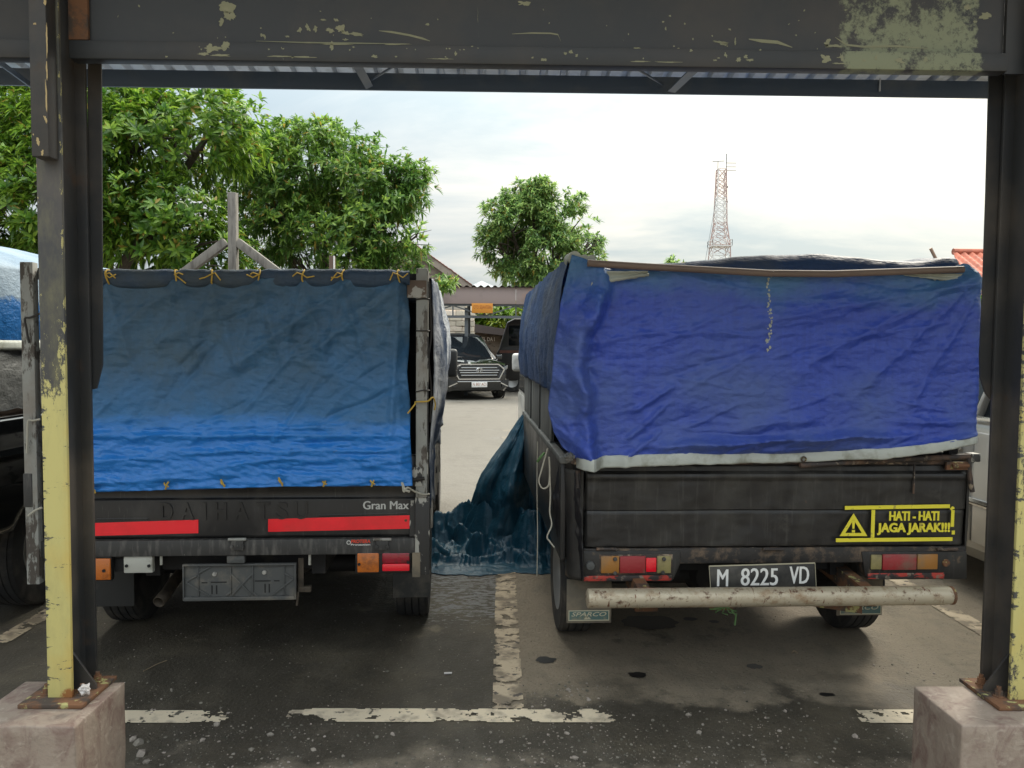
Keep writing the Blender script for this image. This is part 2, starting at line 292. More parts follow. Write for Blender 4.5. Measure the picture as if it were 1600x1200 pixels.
M['lens_old_red'] = mat('dusty red lens', (0.30, 0.025, 0.03), 0.4, coat=0.2, layers=[dict(color=(0.20, 0.10, 0.075), scale=9, lo=0.5, hi=0.72)], bump=[(160, 0.4, 0.002, I3)])
M['lens_old_orange'] = mat('dusty amber lens', (0.34, 0.15, 0.03), 0.45, coat=0.2, layers=[dict(color=(0.22, 0.15, 0.08), scale=9, lo=0.48, hi=0.7)], bump=[(160, 0.4, 0.002, I3)])
M['lens_clear'] = mat('dusty clear lens', (0.44, 0.44, 0.39), 0.4, coat=0.2, layers=[dict(color=(0.26, 0.25, 0.2), scale=12, lo=0.5, hi=0.7)], bump=[(160, 0.4, 0.002, (1, 1, 3))])
M['lens_olive'] = mat('yellowed clear lens', (0.28, 0.24, 0.10), 0.4, coat=0.2, layers=[dict(color=(0.12, 0.10, 0.05), scale=9, lo=0.45, hi=0.7)])
M['plastic'] = mat('grey plate holder plastic', (0.075, 0.078, 0.076), 0.55, layers=[dict(color=(0.16, 0.145, 0.12), scale=8, lo=0.5, hi=0.72, detail=8)])
M['slot'] = mat('dark slot', (0.012, 0.012, 0.012), 0.8)
M['grey_print'] = mat('grey badge print', (0.50, 0.50, 0.47), 0.5)
M['white_print'] = mat('white print', (0.78, 0.78, 0.75), 0.5)
M['red_print'] = mat('red print', (0.65, 0.05, 0.02), 0.5)
M['yellow_print'] = mat('yellow sticker film', (0.80, 0.70, 0.045), 0.4, layers=[dict(color=(0.45, 0.38, 0.06), scale=26, lo=0.68, hi=0.72, detail=6)])
M['plate_black'] = mat('black number plate', (0.028, 0.028, 0.028), 0.5, layers=[dict(color=(0.09, 0.085, 0.075), scale=6, lo=0.5, hi=0.75, detail=8)])
M['plate_white'] = mat('white number plate', (0.74, 0.73, 0.70), 0.5)
M['sticker_green'] = mat('teal sticker', (0.07, 0.13, 0.12), 0.6, layers=[dict(color=(0.22, 0.20, 0.13), scale=12, lo=0.55, hi=0.7)])
M['cream_print'] = mat('cream print', (0.42, 0.39, 0.28), 0.6)
M['pipe'] = mat('peeling white bumper pipe', (0.47, 0.41, 0.30), 0.42, 0.25, layers=[
    dict(color=(0.27, 0.17, 0.09), scale=16, lo=0.50, hi=0.80, detail=11, nr=0.7, stretch=(1, 1, 1.5), rough=0.7),
    dict(color=(0.12, 0.06, 0.035), scale=22, lo=0.78, hi=0.92, detail=11, nr=0.7, stretch=(0.9, 1, 1.3), rough=0.85, grads=[('z', 0.42, 0.465, 0.22)]),
    dict(color=(0.16, 0.07, 0.04), scale=30, lo=0.67, hi=0.7, detail=7, stretch=(2.5, 1, 0.5))], bump=[(60, 0.3, 0.002, I3)])
def tarp(name, c, dust, dust_lo, dust_hi, rough, trans, clean=None, zline=None, extra=()):
    thr = tuple(c_ * .72 for c_ in c); ls = [dict(color=thr, scale=70, lo=.35, hi=.75, detail=3, stretch=(.03, 1, 1), amt=.5), dict(color=thr, scale=70, lo=.35, hi=.75, detail=3, stretch=(1, 1, .03), amt=.5), dict(color=dust, scale=2.6, lo=dust_lo, hi=dust_hi, detail=8, rough=rough + 0.2)]
    ls += list(extra)
    if clean: ls.append(dict(color=clean, scale=5, lo=0.92, hi=1.10, detail=9, nr=0.7, rough=rough - 0.2, stretch=(0.6, 1, 1.6), grads=[('z', zline + 0.10, zline - 0.10, 1.0)]))
    return mat(name, c, rough, spec=0.5, trans=trans, layers=ls, bump=[(420, 0.35, 0.0015, (1, 1, 0.25)), (420, 0.2, 0.0012, (0.25, 1, 1)), (24, 0.6, 0.012, (0.7, 1, 1.4)), (70, 0.55, 0.005, (0.8, 1, 1.5))])
GREASE = dict(color=(0.06, 0.065, 0.055), scale=6, lo=0.64, hi=0.86, detail=9, amt=0.7)
M['tarp_blue'] = tarp('blue tarpaulin', (0.046, 0.135, 0.25), (0.075, 0.120, 0.150), 0.36, 0.74, 0.5, 0.06, None, None, [
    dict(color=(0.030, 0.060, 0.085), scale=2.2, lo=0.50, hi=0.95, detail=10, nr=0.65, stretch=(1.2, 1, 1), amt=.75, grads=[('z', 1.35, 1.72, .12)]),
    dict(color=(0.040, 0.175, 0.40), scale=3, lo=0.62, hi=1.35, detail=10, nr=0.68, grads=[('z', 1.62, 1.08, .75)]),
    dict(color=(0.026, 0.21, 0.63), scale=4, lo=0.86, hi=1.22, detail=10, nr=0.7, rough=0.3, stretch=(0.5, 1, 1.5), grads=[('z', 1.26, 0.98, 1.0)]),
    dict(color=(0.05, 0.06, 0.06), scale=6, lo=0.70, hi=0.92, detail=10, nr=0.7, amt=0.6),
    dict(color=(0.16, 0.20, 0.23), scale=22, lo=0.80, hi=0.90, detail=8, amt=0.5)])
M['tarp_roll'] = tarp('navy dusty tarpaulin roll', (0.030, 0.060, 0.105), (0.055, 0.07, 0.075), 0.45, 0.7, 0.6, 0.0)
M['tarp_violet'] = tarp('violet blue tarpaulin', (0.042, 0.088, 0.47), (0.075, 0.125, 0.37), 0.42, 0.72, 0.42, 0.10, None, None, [
    dict(color=(0.060, 0.165, 0.33), scale=3, lo=0.85, hi=1.35, detail=5, grads=[('z', 1.50, 1.82, 0.85)]),  # teal towards the top: light coming through the cloth, put into the colour
    dict(color=(0.20, 0.19, 0.18), scale=13, lo=0.86, hi=0.92, detail=10, nr=0.7)])
M['tarp_slate'] = tarp('slate blue tarpaulin', (0.045, 0.095, 0.22), (0.10, 0.125, 0.17), 0.5, 0.72, 0.5, 0.35)
M['tarp_silver'] = tarp('silvered blue tarpaulin', (0.04, 0.065, 0.12), (0.42, 0.44, 0.46), 0.42, 0.62, 0.42, 0.0, None, None, [dict(color=(0.03, 0.05, 0.10), scale=9, lo=0.55, hi=0.75, detail=9, stretch=(1, 1.6, 0.5))])
M['tarp_teal'] = mat('dark teal tarpaulin', (0.005, 0.050, 0.088), 0.42, trans=0.03, layers=[dict(color=(0.010, 0.064, 0.10), scale=3, lo=0.4, hi=0.8, detail=8, rough=0.55)], bump=[(9, 0.5, 0.03, I3), (30, 0.5, 0.010, I3), (110, 0.35, 0.003, I3)])
M['tarp_sky'] = tarp('pale sky tarpaulin', (0.17, 0.25, 0.34), (0.24, 0.31, 0.38), 0.4, 0.7, 0.5, 0.1, (0.02, 0.12, 0.34), 1.66)
M['tarp_grey'] = tarp('grey plastic sheet', (0.11, 0.115, 0.115), (0.15, 0.15, 0.145), 0.4, 0.7, 0.5, 0.05)
M['hem'] = mat('pale tarpaulin hem', (0.46, 0.49, 0.45), 0.6, layers=[dict(color=(0.30, 0.31, 0.26), scale=12, lo=0.5, hi=0.72, detail=8)], bump=[(60, 0.3, 0.003, (1, 1, 3))])
M['hem_canvas'] = mat('grey green canvas patch', (0.36, 0.38, 0.32), 0.8, layers=[dict(color=(0.24, 0.25, 0.20), scale=6, lo=0.5, hi=0.7, stretch=(0.4, 1, 2))], bump=[(40, 0.4, 0.003, (0.5, 1, 2))])
M['cord_yellow'] = mat('yellow cord', (0.50, 0.33, 0.05), 0.7)
M['cord_pale'] = mat('pale string', (0.42, 0.40, 0.33), 0.8)
M['cord_green'] = mat('green string', (0.10, 0.20, 0.07), 0.7)
M['wire'] = mat('dark wire', (0.03, 0.027, 0.024), 0.6)
M['wood_pole'] = mat('brown pole', (0.17, 0.12, 0.09), 0.6, layers=[dict(color=(0.10, 0.07, 0.055), scale=8, lo=0.45, hi=0.7, stretch=(0.3, 1, 3))])
M['wood_grey'] = mat('weathered grey timber', (0.17, 0.155, 0.135), 0.8, layers=[dict(color=(0.09, 0.08, 0.07), scale=9, lo=0.45, hi=0.7, stretch=(2, 2, 0.4))], bump=[(30, 0.3, 0.004, (2, 2, 0.4))])
M['wood_brown'] = mat('old brown timber', (0.10, 0.065, 0.045), 0.8)
M['car_black'] = mat('glossy black car paint', (0.008, 0.009, 0.010), 0.12, coat=1.0)
M['car_silver'] = mat('champagne silver car paint', (0.36, 0.35, 0.32), 0.3, 0.35, coat=0.6)
M['car_white'] = mat('off white truck paint', (0.52, 0.51, 0.47), 0.4, coat=0.3, layers=[dict(color=(0.33, 0.31, 0.27), scale=5, lo=0.5, hi=0.75)])
M['glass'] = mat('dark car glass', (0.008, 0.011, 0.014), 0.08, spec=0.22)
M['chrome'] = mat('chrome', (0.62, 0.63, 0.64), 0.14, 1.0)
M['headlight'] = mat('dark headlight', (0.09, 0.10, 0.11), 0.1, coat=1.0)
M['trim'] = mat('black trim', (0.014, 0.014, 0.014), 0.5)
M['alloy'] = mat('dusty alloy', (0.34, 0.34, 0.33), 0.4, 0.6)
M['mirror_wrap'] = mat('white plastic wrap', (0.66, 0.64, 0.60), 0.4, bump=[(12, 0.8, 0.02, I3)])
M['fascia'] = mat('grey brown fascia board', (0.30, 0.235, 0.22), 0.6, layers=[dict(color=(0.36, 0.22, 0.16), scale=0.9, lo=0.62, hi=0.7), dict(color=(0.24, 0.19, 0.18), scale=2, lo=0.5, hi=0.75)])
M['truss'] = mat('grey truss steel', (0.10, 0.11, 0.12), 0.5)
M['brick'] = mat('pale limestone block', (0.86, 0.76, 0.62), 0.85, vary=0.22, layers=[dict(color=(0.70, 0.56, 0.42), scale=6, lo=0.65, hi=0.9)], bump=[(14, 0.6, 0.02, I3)])
M['mortar'] = mat('mortar', (0.40, 0.30, 0.22), 0.9)
M['sign_orange'] = mat('orange sign board', (0.60, 0.24, 0.03), 0.5)
M['sign_brown'] = mat('brown sign print', (0.30, 0.08, 0.02), 0.5)
M['dark_stone'] = mat('dark stone wall', (0.16, 0.13, 0.10), 0.9, layers=[dict(color=(0.07, 0.055, 0.045), scale=4, lo=0.45, hi=0.62, stretch=(1, 1, 3))], bump=[(8, 0.7, 0.03, I3)])  # dark brown stone with darker flat bands
M['roof_dark'] = mat('old dark roof sheet', (0.07, 0.055, 0.05), 0.8)
M['tile_red'] = mat('red clay roof tile', (0.42, 0.12, 0.07), 0.75, layers=[dict(color=(0.26, 0.085, 0.055), scale=4, lo=0.45, hi=0.7)])
M['tile_brown'] = mat('brown roof tile', (0.20, 0.085, 0.065), 0.8, layers=[dict(color=(0.12, 0.06, 0.05), scale=3, lo=0.45, hi=0.7)])
M['barge'] = mat('weathered barge board', (0.30, 0.25, 0.205), 0.8, layers=[dict(color=(0.18, 0.145, 0.12), scale=3, lo=0.45, hi=0.7)])
M['wall_cream'] = mat('cream house wall', (0.48, 0.44, 0.37), 0.9)
M['roof_grey'] = mat('pale grey far roof', (0.34, 0.36, 0.37), 0.7)
M['tower_red'] = mat('hazed red tower paint', (0.40, 0.28, 0.25), 0.6)  # paled towards grey: distance haze put into the red
M['tower_white'] = mat('hazed white tower paint', (0.66, 0.65, 0.63), 0.6)  # greyed as well, the same haze put into the white
def leafmat(name, c, c2):
    m = mat(name, c, 0.42, trans=0.42, island=0.5, vary=0.35, layers=[dict(color=c2, scale=0.9, lo=0.45, hi=0.7, detail=4)])
    t = m.node_tree; b = t.nodes['Principled BSDF']; src = b.inputs['Base Color'].links[0].from_socket
    ge = N(t, 'ShaderNodeNewGeometry'); oi = N(t, 'ShaderNodeObjectInfo'); a = N(t, 'ShaderNodeMath', operation='MULTIPLY_ADD'); t.links.new(ge.outputs['Random Per Island'], a.inputs[0]); a.inputs[1].default_value = 7.31; t.links.new(oi.outputs['Random'], a.inputs[2])
    f = N(t, 'ShaderNodeMath', operation='FRACT'); t.links.new(a.outputs[0], f.inputs[0]); gt = N(t, 'ShaderNodeMath', operation='GREATER_THAN'); t.links.new(f.outputs[0], gt.inputs[0]); gt.inputs[1].default_value = 0.965
    mxn = N(t, 'ShaderNodeMix', data_type='RGBA'); t.links.new(gt.outputs[0], mxn.inputs[0]); t.links.new(src, mxn.inputs[6]); mxn.inputs[7].default_value = (0.34, 0.26, 0.05, 1)      # a few yellowed leaves
    gt2 = N(t, 'ShaderNodeMath', operation='LESS_THAN'); t.links.new(f.outputs[0], gt2.inputs[0]); gt2.inputs[1].default_value = 0.25
    mx2 = N(t, 'ShaderNodeMix', data_type='RGBA'); t.links.new(gt2.outputs[0], mx2.inputs[0]); t.links.new(mxn.outputs[2], mx2.inputs[6]); mx2.inputs[7].default_value = (c[0] * .42, c[1] * .50, c[2] * .6, 1)   # old dark leaves
    for sk in [lk.to_socket for lk in src.links if lk.to_node.name != mxn.name]: t.links.new(mx2.outputs[2], sk)
    return m
M['leaf_a'] = leafmat('mango leaf', (0.15, 0.29, 0.035), (0.27, 0.42, 0.05))
M['leaf_b'] = leafmat('slim green leaf', (0.22, 0.38, 0.07), (0.34, 0.50, 0.10))
M['leaf_c'] = leafmat('pale green leaf', (0.25, 0.40, 0.12), (0.36, 0.50, 0.16))
M['leaf_y'] = leafmat('yellow green leaf', (0.22, 0.36, 0.04), (0.36, 0.42, 0.04))
M['bark'] = mat('bark', (0.07, 0.055, 0.042), 0.9, layers=[dict(color=(0.13, 0.11, 0.09), scale=9, lo=0.5, hi=0.7)], bump=[(18, 0.6, 0.02, (1, 1, 0.3))])
M['paper'] = mat('white paper', (0.48, 0.45, 0.43), 0.7)
M['twig'] = mat('dry twig', (0.22, 0.17, 0.11), 0.9)

# ------------------------------------------------------------------ ground
def ground_mat():
    m = mat('yard ground', (0.047, 0.040, 0.028), 0.72, layers=[
        # dark, oily bay: grey green dust
        dict(color=(0.105, 0.088, 0.06), scale=1.6, lo=0.45, hi=0.72, detail=9, rough=0.75),
        # damp, half bare asphalt between the trucks, sky reflection put into its grey
        dict(color=(0.125, 0.125, 0.125), scale=34, lo=1.02, hi=1.12, detail=6, stretch=(0.6, 1.4, 1), rough=0.42, grads=[('x', -0.55, -0.35, 0.25), ('x', -0.02, 0.02, -0.5), ('y', 3.7, 4.2, 0.32)]),
        # tan concrete of the right bay
        dict(color=(0.215, 0.178, 0.128), scale=2.6, lo=1.34, hi=1.48, detail=11, nr=0.66, rough=0.8, grads=[('x', -0.02, 0.06, 0.5), ('y', 2.86, 3.12, 0.55), ('x', 0.5, 0.7, -0.10), ('x', 1.05, 1.3, 0.12), ('y', 3.1, 3.45, 0.12)]),
        dict(color=(0.10, 0.088, 0.068), scale=5.5, lo=0.48, hi=0.85, detail=11, nr=0.7, stretch=(1, 0.5, 1), amt=0.65, seed=4.4),
        dict(color=(0.06, 0.052, 0.04), scale=14, lo=0.62, hi=0.85, detail=9, nr=0.7, amt=0.5, stretch=(0.5, 1.3, 1), seed=8.8),
        # loose gravel and dust of the foreground strip
        dict(color=(0.25, 0.21, 0.16), scale=5, lo=0.80, hi=1.2, detail=9, rough=0.9, grads=[('y', 2.95, 2.35, 0.62)]),
        dict(color=(0.055, 0.047, 0.034), scale=2.1, lo=0.60, hi=0.76, detail=10, amt=0.7, rough=0.6, grads=[('y', 3.4, 3.1, 0.05), ('y', 3.5, 4.5, -0.3)]),
        # bright concrete of the yard
        dict(color=(0.128, 0.117, 0.098), scale=1.2, lo=1.0, hi=1.25, detail=8, rough=0.85, grads=[('y', 4.9, 6.8, 0.85)]),
        dict(color=(0.098, 0.089, 0.074), scale=3.0, lo=0.95, hi=1.2, detail=9, amt=0.7, grads=[('y', 6.0, 7.5, 0.45)]),
        # fine grit
        dict(color=(0.33, 0.29, 0.235), scale=120, lo=0.70, hi=0.80, detail=3, amt=0.7),
        dict(color=(0.02, 0.019, 0.017), scale=90, lo=0.66, hi=0.74, detail=3, amt=0.6, seed=9.0)],
        bump=[(9, 0.35, 0.03, I3), (60, 0.6, 0.010, I3), (230, 0.6, 0.004, I3)])
    return m
M['ground'] = ground_mat()
g = MB().add([(-400, -60, 0), (400, -60, 0), (400, 1200, 0), (-400, 1200, 0)], [(0, 1, 2, 3)]).build('ground', M['ground'], fix=False)
tag(g, kind='structure')

def worn_strip(name, m, x0, x1, y0, y1, wear, seed, cell=0.012, ends=0.0):
    """a painted line laid 4 mm over the ground whose cells are missing where the paint has worn off"""
    nx = max(2, int((x1 - x0) / cell)); ny = max(2, int((y1 - y0) / cell)); mb = MB(); idx = {}
    def vid(i, j):
        if (i, j) not in idx:
            idx[(i, j)] = len(mb.v); mb.v.append((x0 + (x1 - x0) * i / nx, y0 + (y1 - y0) * j / ny, 0.004))
        return idx[(i, j)]
    for i in range(nx):
        for j in range(ny):
            x = x0 + (x1 - x0) * (i + .5) / nx; y = y0 + (y1 - y0) * (j + .5) / ny
            n = noise.fractal(Vector((x * 9, y * 14, seed)), 0.8, 2.1, 8) + 0.5 * noise.noise(Vector((x * 2.2, y * 2.2, seed + 4)))
            e = min((x - x0) / (x1 - x0), (x1 - x) / (x1 - x0), 0.5) if x1 - x0 < y1 - y0 else min((y - y0) / (y1 - y0), (y1 - y) / (y1 - y0), 0.5)
            n += min(0.0, (e - 0.12) * 4)
            if ends:
                d = min(x - x0, x1 - x) if x1 - x0 > y1 - y0 else min(y - y0, y1 - y)
                n += min(0.0, (d - ends) / ends * 0.9)
            if n > wear: mb.f.append((vid(i, j), vid(i + 1, j), vid(i + 1, j + 1), vid(i, j + 1)))
    o = mb.build(name, m, fix=False, smooth=False); tag(o, kind='structure'); return o
worn_strip('parking_line', M['line'], -0.825, 0.46, 2.885, 2.995, -0.50, 1.0, cell=0.007, ends=0.16)
worn_strip('parking_line', M['line'], -1.62, -1.03, 2.875, 2.975, -0.42, 2.0, cell=0.007, ends=0.16)
worn_strip('parking_line', M['line'], 1.41, 2.2, 2.885, 2.995, -0.6, 3.0, cell=0.007, ends=0.05)
worn_strip('parking_line', M['line_dull'], -0.025, 0.10, 2.998, 6.0, -0.42, 4.0, cell=0.006)
worn_strip('parking_line', M['line_dull'], 2.44, 2.56, 3.0, 6.5, -0.6, 5.0, cell=0.007)
worn_strip('parking_line', M['line_dull'], -2.46, -2.36, 3.0, 6.5, -0.5, 6.0, cell=0.007)
def stain(px, py, rx, ry, seed):
    c = gr(px, py); mb = MB(); n = 40; vs = [(c.x, c.y, 0.003)]
    for k in range(n):
        a = 2 * math.pi * k / n; r = 1 + 0.28 * noise.fractal(Vector((math.cos(a) * 1.6, math.sin(a) * 1.6, seed)), 1, 2, 4)
        vs.append((c.x + rx * r * math.cos(a), c.y + ry * r * math.sin(a), 0.003))
    mb.add(vs, [(0, k + 1, (k + 1) % n + 1) for k in range(n)])
    tag(mb.build('oil_stain', M['oil'], fix=False), kind='structure')
for a in ((1016, 973, 0.15, 0.10, 1), (853, 1032, 0.046, 0.036, 2), (996, 1055, 0.04, 0.028, 3), (1178, 1042, 0.034, 0.03, 4), (1078, 968, 0.04, 0.026, 5), (1116, 972, 0.028, 0.02, 6), (1292, 1086, 0.035, 0.016, 8)):
    stain(*a)

# loose gravel
def stone_geo(rs, n=1):
    bm = bmesh.new(); bmesh.ops.create_icosphere(bm, subdivisions=n, radius=1.0)
    vs = np.array([v.co[:] for v in bm.verts]); fs = np.array([[v.index for v in f.verts] for f in bm.faces]); bm.free(); return vs, fs
SV, SF = stone_geo(1)
def gravel():
    rng = np.random.RandomState(5); V = []; Fc = []; b = 0; cnt = 0
    while cnt < 14000:
        u = rng.rand(); y = 1.55 + 2.1 * u ** 1.5; x = rng.uniform(-0.72 * y - .1, 0.75 * y + .1)
        if -1.47 < x < -1.14 and 2.04 < y < 2.35: continue
        if 1.28 < x < 1.74 and 2.05 < y < 2.35: continue
        dens = noise.noise(Vector((x * 1.7, y * 2.5, 3.0))) + (2.75 - y) * 1.0
        if dens < rng.uniform(-0.35, 0.55): continue
        s = 0.0017 + 0.0038 * rng.rand() ** 3 + (0.006 * rng.rand() if rng.rand() < 0.02 else 0)
        sc3 = s * np.array([1 + .6 * rng.rand(), 0.8 + .5 * rng.rand(), 0.5 + .4 * rng.rand()])
        v = SV * sc3 * (0.8 + 0.4 * rng.rand(len(SV), 1)); a = rng.rand() * 6.28; c, s_ = math.cos(a), math.sin(a)
        v = v @ np.array([[c, s_, 0], [-s_, c, 0], [0, 0, 1]]) + np.array([x, y, sc3[2] * 0.5])
        V.append(v); Fc.append(SF + b); b += len(v); cnt += 1
    for q in range(900):
        y = rng.uniform(2.8, 4.6); x = rng.uniform(-.62 * y, .66 * y); s = 0.0016 + .0022 * rng.rand() ** 2
        v = SV * s * np.array([1.2, 1, .6]) * (0.8 + 0.4 * rng.rand(len(SV), 1)) + np.array([x, y, s * .3]); V.append(v); Fc.append(SF + b); b += len(v)
    V = np.concatenate(V); Fc = np.concatenate(Fc)
    me = bpy.data.meshes.new('gravel'); me.from_pydata(V.tolist(), [], Fc.tolist()); me.materials.append(M['stone'])
    o = bpy.data.objects.new('gravel', me); COL.objects.link(o); tag(o, kind='stuff')
gravel()
rng0 = np.random.RandomState(3)
def stone(px, py, s, lab, group=None):
    v = SV * (0.65 + 0.6 * rng0.rand(len(SV), 1)) * np.array([s * 1.25, s, s * 0.7]); p = gr(px, py)
    a = rng0.rand() * 6.28; c, s_ = math.cos(a), math.sin(a); v = v @ np.array([[c, s_, 0], [-s_, c, 0], [0, 0, 1]])
    o = MB().add(v.tolist(), SF.tolist()).build('stone', M['stone'], fix=False, smooth=False); o.location = (p.x, p.y, s * 0.28)
    tag(o, lab, 'stone', group)
G_ST = 'loose stones on the dirt in front of the trucks'
stone(217, 1161, 0.020, 'white broken stone lying beside the left plinth', G_ST)
stone(208, 1156, 0.015, 'flat grey stone tucked against the left plinth just left of a white one', G_ST)
stone(220, 1179, 0.017, 'dark grey stone on the dirt just below the white broken stone', G_ST)
stone(228, 1192, 0.014, 'grey stone nearest the lower edge beside the left plinth', G_ST)
stone(339, 1133, 0.013, 'oval grey pebble just below the end of the short left line', G_ST)
stone(317, 1157, 0.011, 'lone small grey pebble on bare dirt right of the left plinth', G_ST)
for px, py, lab in ((393, 1172, 'small pebble in the grit left of the long white line, nearest the lower edge there'), (423, 1149, 'pale flat pebble just below the left tip of the long white line'), (490, 1172, 'round white pebble below the left part of the long white line'), (613, 1147, 'bright pebble right below the middle of the long white line'), (886, 1147, 'pale pebble below the right end of the long white line'),
                    (1076, 1118, 'oval pale pebble in the dark patch between the long line and the short right line'), (1092, 1145, 'chipped white pebble lowest in the dark patch left of the short right line'), (1335, 1151, 'grey pebble just below the short right line beside the right plinth'), (888, 1078, 'flat pebble on the tan concrete right of the middle parking line'), (920, 1094, 'mauve pebble on tan concrete just above the long white line')):
    stone(px, py, 0.009 + 0.003 * rng0.rand(), lab, G_ST)

# ------------------------------------------------------------------ the carport we stand under
cp = empty('carport', (0, 2.25, 0), 0, 'black steel carport with chipped yellow paint and zinc roof framing the view', 'carport')
def part(mb, name, m, parent, **kw): return mb.build(name, m, parent, **kw)
def shift(mb, d):
    mb.v = [(a - d[0], b - d[1], c - d[2]) for a, b, c in mb.v]; return mb
CO = (0, 2.25, 0)
def cpart(mb, name, m, parent, **kw):
    o = shift(mb, CO).build(name, m, parent, **kw); return o
# the materials of the carport use object axes: keep world z and x, only y is shifted
def column(x0, x1, fm, lab, side):
    col = cpart(MB().bx((x0 + x1) / 2 - .004, (x0 + x1) / 2 + .004, 2.212, 2.333, 0.417, 2.9), 'column', M['steel_black'], cp); col['label'] = lab
    cpart(MB().bx(x0, x1, 2.2, 2.212, 0.417, 2.9), 'flange', fm, col, bev=0.002)
    cpart(MB().bx(x0, x1, 2.333, 2.345, 0.417, 2.9), 'flange', M['steel_black'], col, bev=0.002)
    cpart(MB().bx(x0 - .06, x1 + .055, 2.155, 2.352, 0.405, 0.417), 'base_plate', M['rust'], col, bev=0.002)
    xm = (x0 + x1) / 2
    for s in (-1, 1):
        a = xm + s * .005; b = xm + s * .075
        cpart(MB().prism([(a, 2.256, .4175), (b, 2.256, .4175), (b, 2.256, .43), (a, 2.256, .53)], (0, .008, 0)), 'gusset', M['steel_black'], col)
        for y in (2.225, 2.31):
            xb = xm + s * .052
            cpart(MB().lathe([(0.0, .4172), (.018, .4172), (.018, .421), (.012, .421), (.012, .436), (.007, .436), (.007, .447), (0.0, .447)], 6, Matrix.Translation((xb, y, 0)), closed=False), 'bolt', M['rust'], col)
    return col
colL = column(-1.31, -1.24, M['flange_l'], 'left column with half its flange repainted yellow', 1)
colR = column(1.51, 1.58, M['flange_r'], 'right column with a yellow flange', -1)
# a sheet strip that hangs behind the left column, cut off slantwise
a = at(137, 96, 2.352); b = at(158, 96, 2.352); c = at(160, 570, 2.352); d = at(151, 607, 2.352); e = at(137, 610, 2.352)
cpart(MB().prism([a, b, c, d, e], (0, .006, 0)), 'backing_strip', M['steel_black'], colL)
q_ = [at(px_, py_, 2.352) for px_, py_ in ((1572, 100), (1546, 104), (1541, 300), (1536, 450), (1531, 555), (1532, 590), (1540, 615), (1552, 628), (1560, 610))]
cpart(MB().prism(q_, (0, .006, 0)), 'backing_strip', M['steel_black'], colR)
def plinth(x0, x1, y0, y1, seed):
    mb = MB(); n = 14
    def face(fn, nu, nv):
        mb.grid(fn, nu, nv)
    def wob(p):
        p = Vector(p); d = 0.0025 * noise.fractal(p * 9 + Vector((seed, 0, 0)), 1, 2, 4); return p + Vector((d, d, d * .6))
    zt = 0.404; r = 0.0
    face(lambda u, v: wob((x0 + (x1 - x0) * u, y0, zt * v)), n, n); face(lambda u, v: wob((x1, y0 + (y1 - y0) * u, zt * v)), n, n)
    face(lambda u, v: wob((x1 + (x0 - x1) * u, y1, zt * v)), n, n); face(lambda u, v: wob((x0, y1 + (y0 - y1) * u, zt * v)), n, n)
    face(lambda u, v: wob((x0 + (x1 - x0) * u, y0 + (y1 - y0) * v, zt)), n, n)
    bm_o = shift(mb, CO)
    o = bm_o.build('plinth', M['concrete_plinth'], cp, fix=False, ang=50)
    bm = bmesh.new(); bm.from_mesh(o.data); bmesh.ops.remove_doubles(bm, verts=bm.verts, dist=0.0006); bmesh.ops.recalc_face_normals(bm, faces=bm.faces)
    es = [e for e in bm.edges if len(e.link_faces) == 2 and e.calc_face_angle(0) > R(60)]
    bmesh.ops.bevel(bm, geom=es, offset=0.005, segments=2, affect='EDGES', profile=0.5); bm.to_mesh(o.data); bm.free(); return o
plinth(-1.46, -1.153, 2.058, 2.337, 1.0)['label'] = 'left plinth with mottled pink brown paint'
plinth(1.29, 1.73, 2.07, 2.322, 5.0)['label'] = 'right plinth with purple brown paint and chipped edge'
# near beam, in two bays
for x0, x1 in ((-3.2, -1.318), (-1.232, 1.452), (1.60, 3.6)):
    bmo = cpart(MB().bx(x0, x1, 2.262, 2.275, 2.304, 2.62), 'front_beam', M['steel_beam'], cp)
    cpart(MB().bx(x0, x1, 2.235, 2.28, 2.252, 2.3035), 'lip', M['steel_beam'], bmo, bev=0.003)
def marks(items, Y, m, parent, seed):
    """flaked patches and scratches of old paint: thin irregular films lying on a face at depth Y"""
    mb = MB(); k_ = 0
    for it in items:
        k_ += 1
        if len(it) == 5:
            px, py, w_, h_, an = it; c = at(px, py, Y); n = 26; pl_ = []
            for q in range(n):
                a_ = 2 * math.pi * q / n; r_ = 1 + .75 * noise.fractal(Vector((math.cos(a_) * 1.6, math.sin(a_) * 1.6, seed + k_ * 1.7)), .7, 2.2, 5)
                u_, v_ = w_ * .40 * r_ * math.cos(a_), h_ * .40 * r_ * math.sin(a_); ca, sa = math.cos(R(an)), math.sin(R(an)); sc_ = Y / F
                pl_.append((c.x + (u_ * ca - v_ * sa) * sc_, Y, c.z + (u_ * sa + v_ * ca) * sc_))
            mb.prism(pl_, (0, .0004, 0))
        else:
            pts, w_ = it; P_ = [at(a_, b_, Y) for a_, b_ in pts]; hw_ = w_ * Y / F / 2; up_ = []; dn_ = []
            for q, p_ in enumerate(P_):
                t_ = 0.25 if q in (0, len(P_) - 1) else 1; up_.append((p_.x, Y, p_.z + hw_ * t_)); dn_.append((p_.x, Y, p_.z - hw_ * t_))
            for q in range(len(P_) - 1): mb.prism([up_[q], up_[q + 1], dn_[q + 1], dn_[q]], (0, .0004, 0))
    o = cpart(mb, 'paint_flakes', m, parent, fix=False); o['kind'] = 'stuff'; return o
M['flake'] = mat('old cream green paint', (0.235, 0.235, 0.145), 0.7, layers=[dict(color=(0.28, 0.27, 0.17), scale=30, lo=0.5, hi=0.8)])
random.seed(21)
